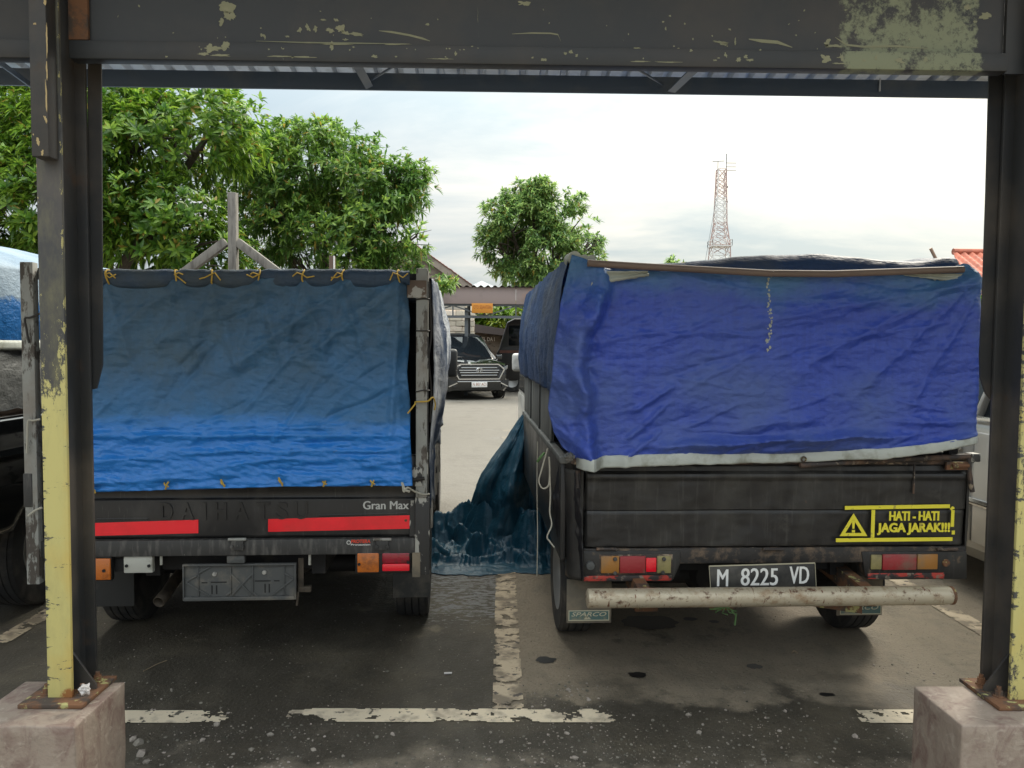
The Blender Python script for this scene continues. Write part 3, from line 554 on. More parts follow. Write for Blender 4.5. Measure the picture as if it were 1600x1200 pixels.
web = [(352, 10, 18, 26, 80), (360, 26, 16, 22, 70), (346, 34, 10, 12, 0), (410, 55, 10, 5, 0), (414, 58, 3, 8, 0), (468, 47, 9, 7, 60), (481, 43, 6, 14, 30), (493, 45, 6, 9, 0), (516, 47, 14, 9, 0), (532, 44, 18, 12, 10), (540, 51, 16, 7, 0), (556, 53, 24, 5, -8), (525, 31, 10, 4, -30), (505, 31, 9, 3, 0), (449, 57, 8, 3, 0), (668, 38, 7, 5, 0), (820, 5, 22, 9, 0), (1036, 34, 4, 3, 0), (1047, 25, 4, 3, 0), (1070, 37, 3, 3, 0), (1083, 61, 3, 4, 0), (1040, 45, 3, 6, 0), (1140, 46, 6, 3, -20), (1127, 66, 26, 4, -8), (1132, 69, 12, 5, 0), (1149, 65, 3, 12, 0),
       (1292, 67, 14, 12, 60), (1303, 72, 34, 5, 0), (1244, 55, 4, 3, 0), (1512, 12, 12, 9, 0), (1540, 25, 22, 14, 20), (1524, 34, 8, 6, 0), (540, 62, 9, 4, 0),
       ([(592, 48), (612, 50), (640, 55), (660, 60), (672, 64)], 3), ([(746, 12), (747, 20), (746, 28), (747, 34), (747, 40)], 3), ([(747, 46), (748, 58)], 2), ([(800, 53), (830, 51.5), (860, 52), (872, 54), (876, 64)], 2), ([(1170, 61), (1190, 64), (1215, 66), (1238, 74)], 5), ([(1305, 58), (1322, 70), (1350, 73), (1400, 72), (1450, 76)], 3), ([(400, 64), (480, 66.5), (560, 67.5), (640, 68.5)], 2)]
for k in range(26): web.append((random.uniform(180, 1560), random.uniform(4, 62), random.uniform(1.5, 4), random.uniform(1.5, 3.5), random.uniform(0, 90)))
bays_ = [o_ for o_ in cp.children if o_.name.startswith('front_beam')]
marks(web, 2.2612, M['flake'], bays_[1], 1.0)
lip_ = [(330, 76, 26, 12, 5), (352, 72, 18, 16, 0), (318, 84, 20, 5, 0), (345, 86, 34, 4, 0), (518, 72, 14, 8, 80), (440, 88, 40, 2.5, 0), (470, 89, 60, 2, 0), (585, 88, 12, 5, 0), (520, 69, 60, 2, 0), (712, 84, 4, 8, 0), (690, 92, 40, 2, 0), (620, 69, 50, 2, 0), (892, 81, 6, 7, 0), (901, 87, 5, 5, 0), (883, 83, 5, 5, 0), (850, 93, 10, 5, 0), (832, 90, 5, 3, 0), (995, 75, 14, 2.5, 0), (1080, 79, 5, 5, 0), (1000, 96, 30, 2.5, 0), (1045, 97, 40, 2, 0), (1134, 86, 6, 11, 20), (1154, 93, 9, 7, 30), (1165, 89, 8, 8, 0), (1172, 94, 14, 5, 0), (1117, 94, 6, 3, 0), (1292, 92, 18, 12, -20), (1315, 90, 6, 14, 15), (1350, 94, 7, 4, -20), (1369, 90, 5, 8, 0), (1405, 95, 20, 8, 0), (1446, 93, 7, 8, 0), (1310, 99, 30, 2.5, 0), (420, 77, 4, 3, 0)]
for k in range(30): lip_.append((random.uniform(130, 1440), random.choice((random.uniform(72, 78), random.uniform(87, 93))), random.uniform(1.5, 5), random.uniform(1.5, 3), 0))
marks(lip_, 2.2344, M['flake'], bays_[1], 7.0)
# sawn-off box section welded to the front of the left column
a = at(49, 244, 2.15); b = at(76, 244, 2.15)
bb = MB().bx(a.x, b.x, 2.15, 2.1985, a.z, 2.75); sp_ = cpart(bb, 'stub_post', M['steel_black'], cp, bev=0.003)
marks([(59, 222, 6, 14, 5), (66, 238, 5, 9, 0), (71, 186, 5, 12, 20), (73, 60, 3, 50, 0), (72, 150, 3, 60, 0), (54, 37, 6, 3, 0), (70, 3, 5, 9, 0), (52, 210, 3, 3, 0), (73, 110, 3, 30, 0)], 2.1495, mat('flaked tan paint', (0.46, 0.35, 0.17), 0.7), sp_, 3.0)
# cleat between column and beam
cpart(MB().bx(-1.2395, -1.185, 2.25, 2.26, 2.31, 2.62), 'cleat', M['rust'], cp)
cpart(MB().bx(1.4525, 1.509, 2.25, 2.262, 2.25, 2.62), 'cleat', M['steel_beam'], cp)
# eave beam
cpart(MB().bx(-4.4, 5.0, 3.6, 3.612, 2.618, 2.695), 'eave_beam', M['eave'], cp, bev=0.001)
cpart(MB().bx(1.55, 1.62, 2.35, 2.36, 2.3, 2.9), 'cleat', M['steel_black'], cp)
# roof sheet: trapezoid ribs running with the slope
def roof():
    mb = MB(); pitch = 0.096; x = -4.4; xs = []
    while x < 5.0:
        xs += [(x, 0.0), (x + .052, 0.0), (x + .062, 0.026), (x + .086, 0.026)]; x += pitch
    ys = [(3.78, 2.704), (2.7, 2.824), (1.55, 2.95)]
    vs = [(px, y, z + h) for y, z in ys for px, h in xs]; n = len(xs)
    mb.add(vs, [(j * n + i, j * n + i + 1, (j + 1) * n + i + 1, (j + 1) * n + i) for j in range(len(ys) - 1) for i in range(n - 1)])
    o = cpart(mb, 'roof_sheet', M['roof_metal'], cp, fix=False, smooth=False); solid(o, 0.002, 1)
roof()
# bracing flats up under the roof
for (p, q, w_) in (((556, 98), (577, 136), .035), ((616, 103), (580, 125), .008), ((992, 106), (1036, 132), .008), ((1086, 108), (1049, 143), .035), ((-8, 92), (48, 133), .03)):
    A = at(p[0], p[1], 3.1); B = at(q[0], q[1], 3.58)
    cpart(MB().beam(A, B, w_, .006, (0, 1, 0.2)), 'brace', M['eave'], cp)
cpart(MB().bx(*(lambda p: (p.x, p.x + .006))(at(1375, 120, 3.59)), 3.592, 3.599, 2.64, 2.70), 'brace', M['roof_metal'], cp)

# litter on the left plinth
def crumple(name, c, r, m, label, cat, seed):
    bm = bmesh.new(); bmesh.ops.create_icosphere(bm, subdivisions=3, radius=1.0)
    for v in bm.verts:
        n = noise.turbulence(v.co * 1.8 + Vector((seed, 0, 0)), 4, True); v.co = v.co * (0.55 + 0.75 * n) * r
    me = bpy.data.meshes.new(name); bm.to_mesh(me); bm.free(); me.materials.append(m)
    o = bpy.data.objects.new(name, me); COL.objects.link(o); o.location = c; tag(o, label, cat)
p = gr(133, 1082, 0.445); crumple('paper_scrap', (p.x + 0.006, p.y - 0.01, 0.458), 0.016, M['paper'], 'crumpled white paper scrap on the anchor bolt of the left column', 'paper', 3)
mb = MB(); mb.tube([gr(54, 1083, .408), gr(70, 1077, .413), gr(84, 1073, .409)], .0022, 6); mb.tube([gr(62, 1080, .41), gr(58, 1090, .408), gr(74, 1088, .412)], .002, 6)
tag(mb.build('wire_scrap', M['wire']), 'bent dark wire lying on the left plinth behind the yellow flange', 'wire')
mb = MB(); p = gr(694, 1054); q = gr(699, 1053.5); mb.tube([(p.x, p.y, .006), (q.x + .02, q.y, .006)], .0045, 8)
tag(mb.build('cigarette_butt', M['paper']), 'white cigarette butt on the dark ground behind the left truck', 'cigarette butt')
mb = MB(); p = gr(224, 1050); q = gr(261, 1033); mb.tube([(p.x, p.y, .004), ((p.x + q.x) / 2, (p.y + q.y) / 2 + .01, .006), (q.x, q.y, .004)], .002, 6)
tag(mb.build('twig', M['twig']), 'thin dry twig on the dark ground right of the left column', 'twig')
mb = MB(); p = gr(1241, 1021); mb.tube([(p.x - .012, p.y, .004), (p.x, p.y + .006, .012), (p.x + .014, p.y - .006, .004)], .004, 6)
tag(mb.build('dry_leaf', M['twig']), 'curled dry leaf scrap on the tan concrete behind the right truck', 'leaf')

# ------------------------------------------------------------------ vehicles: shared builders
def wheel(root, x, y, r, wd, side, rim='alloy', tread=4):
    """tyre with grooved tread, rim as a sub-part; axis along x"""
    m = Matrix.Translation((x, y, r)) @ Matrix.Rotation(math.pi / 2, 4, 'Y')
    h = wd / 2; prof = [(r * .62, -h * .9), (r * .80, -h), (r * .95, -h * .96), (r * .99, -h * .84)]
    for k in range(tread):
        c = -h * .84 + (k + .5) * (h * 1.68 / tread); s = h * 1.68 / tread / 2
        prof += [(r, c - s * .8), (r, c + s * .75), (r * .975, c + s * .8), (r * .975, c + s * .98)]
    prof += [(r * .99, h * .84), (r * .95, h * .96), (r * .80, h), (r * .62, h * .9)]
    wp = bpy.data.objects.new('wheel', None); COL.objects.link(wp); wp.parent = root
    MB().lathe(prof, 40, m).build('tyre', M['rubber'], wp, ang=25)
    if rim:
        z = side * h
        MB().lathe([(0.0, z * .55), (r * .2, z * .6), (r * .22, z * .45), (r * .45, z * .35), (r * .5, z * .7), (r * .62, z * .92), (r * .62, -z * .9), (0.0, -z * .3)], 28, m, closed=False).build('rim', M[rim], wp)
    return wp
def cab(root, x0, x1, y0, y1, z0, zb, zt, paint, mirror_l=None, mirror_r=None):
    """forward control cab: side profile extruded, with glass set into it and doors"""
    prof = [(y0, z0), (y1 - .02, z0), (y1, z0 + .12), (y1 - .03, zb - .08), (y1 - .12, zb), (y1 - .48, zt - .06), (y1 - .60, zt), (y0 + .10, zt), (y0 + .02, zt - .06), (y0, zb)]
    MB().prism([(x0, y, z) for y, z in prof], (x1 - x0, 0, 0)).build('cab', paint, root, bev=0.03, seg=3)
    for s, x in ((-1, x0), (1, x1)):
        MB().prism([(x + s * .001, y0 + .28, zb + .03), (x + s * .001, y1 - .22, zb + .03), (x + s * .001, y1 - .52, zt - .12), (x + s * .001, y0 + .28, zt - .12)], (s * .004, 0, 0)).build('side_window', M['glass'], root)
        d = MB().prism([(x + s * .001, y0 + .25, z0 + .12), (x + s * .001, y1 - .18, z0 + .12), (x + s * .001, y1 - .15, zb), (x + s * .001, y0 + .25, zb)], (s * .006, 0, 0)).build('door', paint, root, bev=0.002)
        MB().bx(min(x + s * .008, x + s * .03), max(x + s * .008, x + s * .03), y0 + .32, y0 + .46, zb - .16, zb - .13).build('handle', M['trim'], d, bev=0.004)
    MB().bx(x0 + .16, x1 - .16, y0 - .004, y0 - .001, zb + .08, zt - .16).build('rear_window', M['glass'], root)
    MB().prism([(x0 + .08, y1 - .128, zb + .02), (x1 - .08, y1 - .128, zb + .02), (x1 - .12, y1 - .478, zt - .075), (x0 + .12, y1 - .478, zt - .075)], (0, .014, .012)).build('windscreen', M['glass'], root)
    for s, x in ((-1, x0 + .08), (1, x1 - .26)):
        MB().bx(x, x + .18, y1 - .012, y1 + .012, z0 + .28, z0 + .40).build('headlight', M['lens_clear'], root, bev=0.01)
def under(root, x0, x1, ye, zc):
    """ladder frame, axle, springs"""
    mb = MB()
    for s in (-1, 1): mb.bx(s * .36 - .03, s * .36 + .03, .12, ye, zc - .12, zc - .02)
    for y in (.14, .9, 1.8, 2.6): mb.bx(-.328, .328, y, y + .05, zc - .10, zc - .04)
    mb.build('chassis', M['chassis'], root)
    MB().tube([(x0 + .12, .82, .27), (x1 - .12, .82, .27)], .045, 12).build('axle', M['chassis'], root)
    MB().lathe([(.001, -.11), (.07, -.09), (.115, 0), (.07, .09), (.001, .11)], 18, Matrix.Translation((0, .82, .28)) @ Matrix.Rotation(math.pi / 2, 4, 'X'), closed=False).build('differential', M['chassis'], root)

# ------------------------------------------------------------------ left truck
oL = at(354, 600, 3.27)
FL = Frame(oL.x, oL.y, R(3.3))
tl = empty('pickup_truck', FL.o, FL.yaw, 'black pickup truck under the faded blue tarpaulin, red reflective strips on its tailgate', 'pickup truck', 'trucks parked tail first under the carport')
XL, XR = FL.hit(40, 700, 0).x, FL.hit(668, 700, 0).x
def zL(py, y=0.0, px=400): return FL.hit(px, py, y).z
def HL(px, py, y=0.0): return FL.hit(px, py, y)
z_sill0, z_sill1 = HL(400, 867).z, HL(400, 842).z
z_rib = HL(400, 779).z
# sill bar under the gate
MB().bx(XL + .02, XR - .035, -.012, .06, z_sill0, z_sill1).build('sill_bar', M['dirty_bar'], tl, bev=0.006)
MB().bx(XL + .03, XR - .04, .062, 2.1, z_sill1 - .05, z_sill1 - .01).build('bed_floor', M['chassis'], tl)
# tailgate: profile across y-z, extruded along x
gz0, gz1 = z_sill1 + .004, z_sill1 + .36
gp = [(.012, gz0), (.004, gz0 + .01), (.004, z_rib - .006), (.014, z_rib + .002), (.016, z_rib + .03), (.008, z_rib + .045), (.008, gz1 - .02), (.018, gz1), (.045, gz1), (.05, gz0)]
gxl, gxr = XL + .035, HL(654, 800).x
gate = MB().prism([(gxl, y, z) for y, z in gp], (gxr - gxl, 0, 0)).build('tailgate', M['black_body'], tl, bev=0.002)
mb = MB()
for ch, a_, b_ in (('D', 251, 270), ('A', 281, 303), ('I', 317, 322), ('H', 336, 354), ('A', 365, 388), ('T', 400, 422), ('S', 431, 450), ('U', 460, 481)):
    text(mb, ch, HL(a_, 798).x, HL(b_, 798).x, HL(360, 812).z, HL(360, 785).z, .004, ex=0.006, bold=0.02)
mb.build('embossed_lettering', M['black_body'], gate, bev=0.0012, ang=20)
mb = MB(); a = HL(497, 806); b = HL(637, 802); mb.beam((a.x, .004, a.z), (b.x, .004, b.z), .006, .009); mb.build('pressed_rib', M['black_body'], gate, bev=0.002)
mb = MB(); a = HL(150, 812); b = HL(232, 811); mb.beam((a.x, .004, a.z), (b.x, .004, b.z), .006, .009); mb.build('pressed_rib', M['black_body'], gate, bev=0.002)
def strip(q, par=gate, m='red_refl', nm='reflective_strip'):
    pts = [HL(px, py, .003) for px, py in q]
    return MB().prism([(p.x, .0035, p.z) for p in pts], (0, -.0018, 0)).build(nm, M[m], par)
strip([(120, 818), (310, 812), (310, 833), (120, 838)])
strip([(419, 811), (641, 805), (641, 826), (419, 831)])
p = HL(634, 813, 0); MB().lathe([(0.0, 0), (.006, 0), (.006, .003), (0, .003)], 10, Matrix.Translation((p.x, .0015, p.z)) @ Matrix.Rotation(math.pi / 2, 4, 'X'), closed=False).build('bolt', M['rust'], gate)
mb = MB(); text(mb, 'Gran Max', HL(567, 790).x, HL(638, 790).x, HL(600, 796).z, HL(600, 783).z, .0035, ex=0.001, dup=.0022)
mb.build('badge', M['grey_print'], gate)
MB().bx(HL(640, 800).x, HL(653, 800).x, -.002, .003, HL(640, 838).z, HL(640, 782).z).build('gate_edge', M['chipped_black'], gate)
# maker's sticker on the sill
mb = MB(); text(mb, 'PROTERA', HL(549, 845).x, HL(579, 845).x, HL(560, 847.5).z, HL(560, 842).z, -.0125, ex=0.0006, bold=0.03, shear=0.15)
stk = mb.build('sticker', M['red_print'], tl)
mb = MB(); text(mb, 'Protection', HL(549, 850).x, HL(579, 850).x, HL(560, 851.2).z, HL(560, 848.6).z, -.0125, ex=0.0006, bold=0.01); mb.build('small_print', M['white_print'], stk)
p = HL(545.5, 846.5); MB().lathe([(.006, 0), (.0095, 0), (.0095, .001), (.006, .001)], 16, Matrix.Translation((p.x, -.0125, p.z)) @ Matrix.Rotation(math.pi / 2, 4, 'X')).build('ring_mark', M['grey_print'], stk)
for px in (373, 598):
    a = HL(px - 14, 842); b = HL(px + 14, 842); zc = a.z
    h = MB().bx(a.x + .012, b.x - .012, -.024, -.013, zc - .045, zc + .004).build('hinge', M['dirty_bar'], tl, bev=0.003)
    MB().tube([(a.x, -.022, zc + .003), (b.x, -.022, zc + .003)], .0065, 10).build('hinge_pin', M['chipped_white'], h)
    for s in (.2, .8):
        MB().lathe([(0, 0), (.008, 0), (.007, .006), (0, .006)], 6, Matrix.Translation((a.x + (b.x - a.x) * s, -.024, zc - .028)) @ Matrix.Rotation(math.pi / 2, 4, 'X'), closed=False).build('bolt', M['dirty_bar'], h)
# corner posts of the load frame
zt = HL(659, 420).z
pr0, pr1 = HL(650.5, 600).x, HL(668, 600).x
MB().bx(pr0, pr1, -.03, .012, HL(659, 775).z, zt).build('corner_post', M['chipped_white'], tl, bev=0.003)
MB().bx(pr1 - .002, pr1 + .004, -.026, .02, HL(659, 775).z, zt - .01).build('post_edge', M['chipped_black'], tl)
pl0, pl1 = HL(41, 600).x, HL(61, 600).x
MB().bx(pl0, pl1, -.03, .012, HL(50, 910).z, zt).build('corner_post', M['chipped_white'], tl, bev=0.003)
MB().bx(pl0 - .004, pl1 - .02, -.034, .014, HL(50, 790).z, HL(50, 738).z).build('post_clamp', M['dirty_bar'], tl, bev=0.003)
MB().bx(HL(649, 800).x, pr1 + .012, -.022, .05, HL(659, 896).z, HL(659, 775).z - .001).build('corner_pillar', M['chipped_black'], tl, bev=0.004)
MB().bx(HL(649.5, 800).x - .02, pr1 - .02, -.034, -.0225, HL(655, 758).z, HL(655, 728).z).build('latch', M['chipped_black'], tl, bev=0.003)
MB().tube([(HL(644, 748).x, -.04, HL(644, 748).z), (HL(664, 745).x, -.04, HL(664, 745).z)], .008, 8).build('latch_pin', M['chassis'], tl)
MB().bx(HL(644.5, 886).x, HL(657, 886).x, -.026, -.0225, HL(650, 899).z, HL(650, 861).z).build('lamp_bracket', M['flap_brown'], tl, bev=0.001)
MB().bx(HL(637, 450).x, pr1 - .004, -.038, -.031, HL(650, 466).z, HL(650, 439).z).build('header_board', M['brown_plate'], tl, bev=0.001)
MB().bx(XL, XR, .014, .05, zt - .06, zt - .02).build('frame_rail', M['chassis'], tl)
MB().bx(XL, XR, 2.1, 2.14, zt - .06, zt - .02).build('frame_rail', M['chassis'], tl)
MB().bx(XL + .01, XR - .01, 2.142, 2.155, z_sill1, zt - .02).build('sky_block_board', M['chassis'], tl)  # panel added to block the bright sky showing through the bed
for x in (XL, XR - .04):
    MB().bx(x, x + .04, .052, 2.09, zt - .06, zt - .02).build('frame_rail', M['chassis'], tl)
    MB().bx(x, x + .04, 2.1, 2.14, z_sill1, zt - .062).build('corner_post', M['chipped_white'], tl)
MB().bx(XR - .012, XR + .004, .055, 2.12, z_sill1 - .03, z_sill1 + .36).build('side_panel', M['dirty_white'], tl, bev=0.004)
MB().bx(XL - .004, XL + .012, .055, 2.12, z_sill1 - .03, z_sill1 + .36).build('side_panel', M['dirty_white'], tl, bev=0.004)
for k in range(5): MB().bx(XR + .0045, XR + .016, .25 + k * .4, .29 + k * .4, z_sill1 - .02, z_sill1 + .35).build('panel_rib', M['dirty_white'], tl, bev=0.004)
# lamps
def lamp(root, H, x0, y0, x1, y1, yy, th, m, name='lamp', par=None):
    a = H(x0, y1, yy); b = H(x1, y0, yy); return MB().bx(a.x, b.x, yy, yy + th, a.z, b.z).build(name, M[m] if isinstance(m, str) else m, par or root, bev=0.005)
lb = lamp(tl, HL, 555, 861, 643, 897, -.002, .03, 'trim', 'tail_lamp')
lamp(tl, HL, 558, 864, 592, 895, -.014, .012, 'lens_orange', 'amber_lens', lb)
lamp(tl, HL, 597, 864, 640, 880.5, -.014, .012, 'lens_red', 'red_lens', lb)
lamp(tl, HL, 597, 881, 640, 893, -.016, .014, 'lens_red_bright', 'reflector', lb)
for px, py in ((562, 880), (638, 877)):
    p = HL(px, py); MB().lathe([(0, 0), (.0065, 0), (.0065, .003), (0, .003)], 8, Matrix.Translation((p.x, -.0165, p.z)) @ Matrix.Rotation(math.pi / 2, 4, 'X'), closed=False).build('screw', M['slot'], lb)
lb = lamp(tl, HL, 84, 870, 174, 909, -.002, .03, 'trim', 'tail_lamp')
lamp(tl, HL, 138, 873, 172, 907, -.014, .012, 'lens_orange', 'amber_lens', lb)
lamp(tl, HL, 88, 873, 135, 907, -.014, .012, 'lens_red', 'red_lens', lb)
p = HL(165, 890); MB().lathe([(0, 0), (.007, 0), (.007, .003), (0, .003)], 8, Matrix.Translation((p.x, -.0165, p.z)) @ Matrix.Rotation(math.pi / 2, 4, 'X'), closed=False).build('screw', M['slot'], lb)
lb = lamp(tl, HL, 193, 869, 238, 896, .0, .03, 'lens_clear', 'reversing_lamp')
for px in (198, 233):
    p = HL(px, 884); MB().lathe([(0, 0), (.007, 0), (.007, .004), (0, .004)], 8, Matrix.Translation((p.x, -.001, p.z)) @ Matrix.Rotation(math.pi / 2, 4, 'X'), closed=False).build('screw', M['slot'], lb)
lamp(tl, HL, 178, 872, 194, 894, .03, .01, 'chassis', 'lamp_bracket')
for px in (252, 484):
    p = HL(px, 876, .02); MB().tube([(p.x, .02, p.z - .018), (p.x, .02, p.z + .03)], .006, 8).build('stud', M['lens_clear'], tl)
lamp(tl, HL, 354, 868, 382, 881, .0, .03, 'plastic', 'plate_lamp')
# empty number plate holder with its ribs
a = HL(287, 938, .03); b = HL(463, 879, .03)
ph = MB().bx(a.x, b.x, .03, .034, a.z, b.z).build('plate_holder', M['plastic'], tl)
mb = MB(); t_ = .006
for x in (a.x, b.x - t_): mb.bx(x, x + t_, .018, .0298, a.z, b.z)
for z, h in ((a.z, .016), (b.z - .008, .008)): mb.bx(a.x + t_, b.x - t_, .016, .0298, z, z + h)
w_ = b.x - a.x; hgt = b.z - a.z
for u in (.13, .415, .61, .89): mb.bx(a.x + w_ * u, a.x + w_ * u + .004, .023, .0299, a.z + .017, b.z - .009)
def rib(u0, v0, u1, v1): mb.beam((a.x + w_ * u0, .026, a.z + hgt * v0), (a.x + w_ * u1, .026, a.z + hgt * v1), .007, .004, (0, 1, 0))
rib(.42, .72, .61, .1); rib(.42, .1, .61, .72); rib(.02, .5, .12, .68); rib(.02, .5, .24, .1); rib(.14, .75, .24, .92); rib(.78, .1, .99, .6); rib(.89, .72, .99, .55); rib(.36, .08, .42, .22); rib(.61, .2, .66, .08)
mb.build('rib', M['plastic'], ph, bev=0.001)
mb = MB()
for u0, u1, v0, v1 in ((.16, .21, .46, .49), (.24, .38, .47, .50), (.63, .77, .49, .52), (.80, .85, .49, .52), (.245, .256, .16, .40), (.285, .296, .16, .40), (.715, .726, .18, .42), (.752, .763, .18, .42)):
    mb.bx(a.x + w_ * u0, a.x + w_ * u1, .0285, .0299, a.z + hgt * v0, a.z + hgt * v1)
mb.build('slot', M['slot'], ph)
for u, v in ((.275, .71), (.715, .74)):
    MB().lathe([(0, 0), (.010, 0), (.008, .008), (0, .009)], 10, Matrix.Translation((a.x + w_ * u, .03, a.z + hgt * v)) @ Matrix.Rotation(math.pi / 2, 4, 'X'), closed=False).build('bolt', M['dirty_white'], ph)
# hanger strap beside the holder
mb = MB(); p = HL(470, 872, .05); q = HL(470, 925, .05); mb.bx(p.x - .012, p.x + .012, .05, .056, q.z, p.z); a2 = HL(466, 925, .05); b2 = HL(486, 916, .05); mb.bx(a2.x, b2.x, .045, .07, a2.z, b2.z)
a2 = HL(466, 924, .05); b2 = HL(464, 946, .05); mb.beam((a2.x, .05, a2.z), (b2.x, .05, b2.z), .01, .014); mb.build('hanger', M['exhaust'], tl, bev=0.002)
# spare wheel slung under the bed
MB().lathe([(.16, -.07), (.24, -.075), (.28, -.05), (.285, 0), (.28, .05), (.24, .075), (.16, .07)], 36, Matrix.Translation((.02, .42, .43))).build('spare_tyre', M['rubber'], tl)
# mud flaps, tail pipe, wheels
a = HL(155, 948, .42); b = HL(209, 890, .42); MB().bx(a.x - .03, b.x, .42, .428, a.z, b.z).build('mud_flap', M['flap'], tl, bev=0.002)
a = HL(614, 934, .42); b = HL(672, 888, .42); MB().bx(a.x, b.x, .42, .428, a.z, b.z).build('mud_flap', M['flap'], tl, bev=0.002)
pts = [HL(248, 941, .30), HL(259, 928, .36), HL(272, 909, .44), HL(284, 893, .55), HL(292, 878, .8)]
ep = MB(); ep.tube(pts, .028, 16, cap=False); o_ = ep.build('tail_pipe', M['exhaust'], tl, fix=False); solid(o_, .004, -1)
cxl = HL(210, 960, .78)
wheel(tl, HL(190, 960, .8).x + .085, .80, .285, .17, -1, 'chassis'); wheel(tl, HL(672, 950, .8).x - .085, .80, .285, .17, 1, 'chassis')
wheel(tl, HL(190, 960, .8).x + .085, 3.2, .285, .17, -1, 'chassis'); wheel(tl, HL(672, 950, .8).x - .085, 3.2, .285, .17, 1, 'chassis')
under(tl, XL, XR, 3.4, z_sill0)
cab(tl, XL + .08, XR - .08, 2.2, 3.85, .30, 1.12, 1.72, M['car_black'])
mcen = HL(702, 567, 3.3); hw = 0.07
MB().bx(mcen.x - .075, mcen.x + .07, 3.27, 3.33, HL(700, 590, 3.3).z, HL(700, 545, 3.3).z).build('wing_mirror', M['trim'], tl, bev=0.03, seg=3)
MB().tube([(XR - .08, 3.32, 1.2), (mcen.x - .02, 3.31, 1.22)], .012, 8).build('mirror_arm', M['trim'], tl)
# ------------------------------------------------------------------ cloth helpers
def fold(x, z, x0, z0, x1, z1, wd, amp):
    dx_, dz_ = x1 - x0, z1 - z0; l2 = dx_ * dx_ + dz_ * dz_; t = ((x - x0) * dx_ + (z - z0) * dz_) / l2
    if t < -0.15 or t > 1.15: return 0.0
    d = ((x - x0) * dz_ - (z - z0) * dx_) / math.sqrt(l2) + .012 * noise.noise(Vector((x * 6, z * 6, x0 * 9))); tp = max(0.0, min(1.0, min(t + .15, 1.15 - t) * 4))
    return amp * (.5 * math.exp(-(d / wd) ** 2) + .6 * math.exp(-abs(d) / wd * 1.3)) * tp
def fr(x, y, z, o=4): return noise.fractal(Vector((x, y, z)), 1.0, 2.0, o)
def ridge(x, y, z): return 1 - abs(noise.noise(Vector((x, y, z)))) * 2

# ------------------------------------------------------------------ left truck: tarpaulins
def lerp_pts(pts, u):
    for i in range(len(pts) - 1):
        if u <= pts[i + 1][0] or i == len(pts) - 2:
            a, b = pts[i], pts[i + 1]; t = (u - a[0]) / (b[0] - a[0]); t = max(-.2, min(1.2, t)); return a[1] + (b[1] - a[1]) * t
ties_top = [170, 277, 333, 407, 475, 537, 623]
ties_bot = [(148, 763), (262, 757), (350, 755), (440, 752), (508, 753), (583, 753)]
LF = [(.55, 1.72, .05, 1.36, .035, .016), (.72, 1.68, .35, 1.40, .03, .014), (.25, 1.74, -.25, 1.45, .04, .013), (-.1, 1.74, -.62, 1.36, .05, .014), (.73, 1.7, .70, 1.1, .02, .012), (.5, 1.55, .73, 1.72, .03, .010)]
for t_ in ties_top:
    q_ = HL(t_, 446, -.05); LF += [(q_.x, q_.z, q_.x + .10, q_.z - .34, .022, .010), (q_.x, q_.z, q_.x - .07, q_.z - .26, .02, .008)]
random.seed(11)
for k in range(34):
    x0 = random.uniform(-.85, .8); z0 = random.uniform(1.12, 1.65); a_ = random.uniform(.3, 1.0); l = random.uniform(.15, .5)
    LF.append((x0, z0, x0 - l * math.cos(a_), z0 - l * math.sin(a_), random.uniform(.008, .02), random.choice((-1, 1)) * random.uniform(.003, .007)))
def tarpL(u, v):
    py0 = 436; rx = lerp_pts([(0, 634), (.2, 641), (.45, 636), (.6, 640), (.8, 642), (1, 645)], v)
    lx = 96; px = lx + (rx - lx) * u
    pyb = lerp_pts([(0, 776), (.1, 768), (.3, 764), (.6, 759), (1, 757)], u); py = py0 + (pyb - py0) * v
    p = HL(px, py, -.05); x, z = p.x, p.z
    d = .012 * fr(x * 2.2, 1, z * 2.2) + .0045 * fr(x * 9, 4, z * 13) + .0034 * ridge(x * 14 + z * 6, 2, z * 30) + .002 * ridge(x * 34, 5, z * 22)
    for f in LF: d += 1.5 * fold(x, z, *f)
    k = max(0.0, min(1.0, (1.16 - z) / .10))                       # slack crumpled hem
    d += k * (.019 * ridge(x * 1.5, 3, z * 15) + .011 * ridge(x * 3.6 + 2, 8, z * 30) + .007 * fr(x * 9, 2, z * 30) + .004 * ridge(x * 20 + z * 30, 1, z * 40))
    for bx_, by_ in ties_bot:                                        # the hem is pulled in where it is tied
        q = HL(bx_, by_, -.05); r2 = math.hypot((x - q.x) * .8, (z - q.z) * 1.8); d -= .020 * math.exp(-(r2 / .035) ** 2)
    if v < .10:
        for tx in ties_top: d -= (1 - v / .10) * .012 * math.exp(-((px - tx) / 14) ** 2)
        d += .018 * (1 - v / .1)
    if u > .97: d -= (u - .97) / .03 * .02 * (1 + math.sin(v * 23))
    return (x, -.055 - d, z)
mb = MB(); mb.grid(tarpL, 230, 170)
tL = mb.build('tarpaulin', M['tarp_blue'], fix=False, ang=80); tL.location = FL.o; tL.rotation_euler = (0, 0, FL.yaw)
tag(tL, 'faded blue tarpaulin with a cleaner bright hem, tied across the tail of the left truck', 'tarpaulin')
solid(tL, .002, 0)
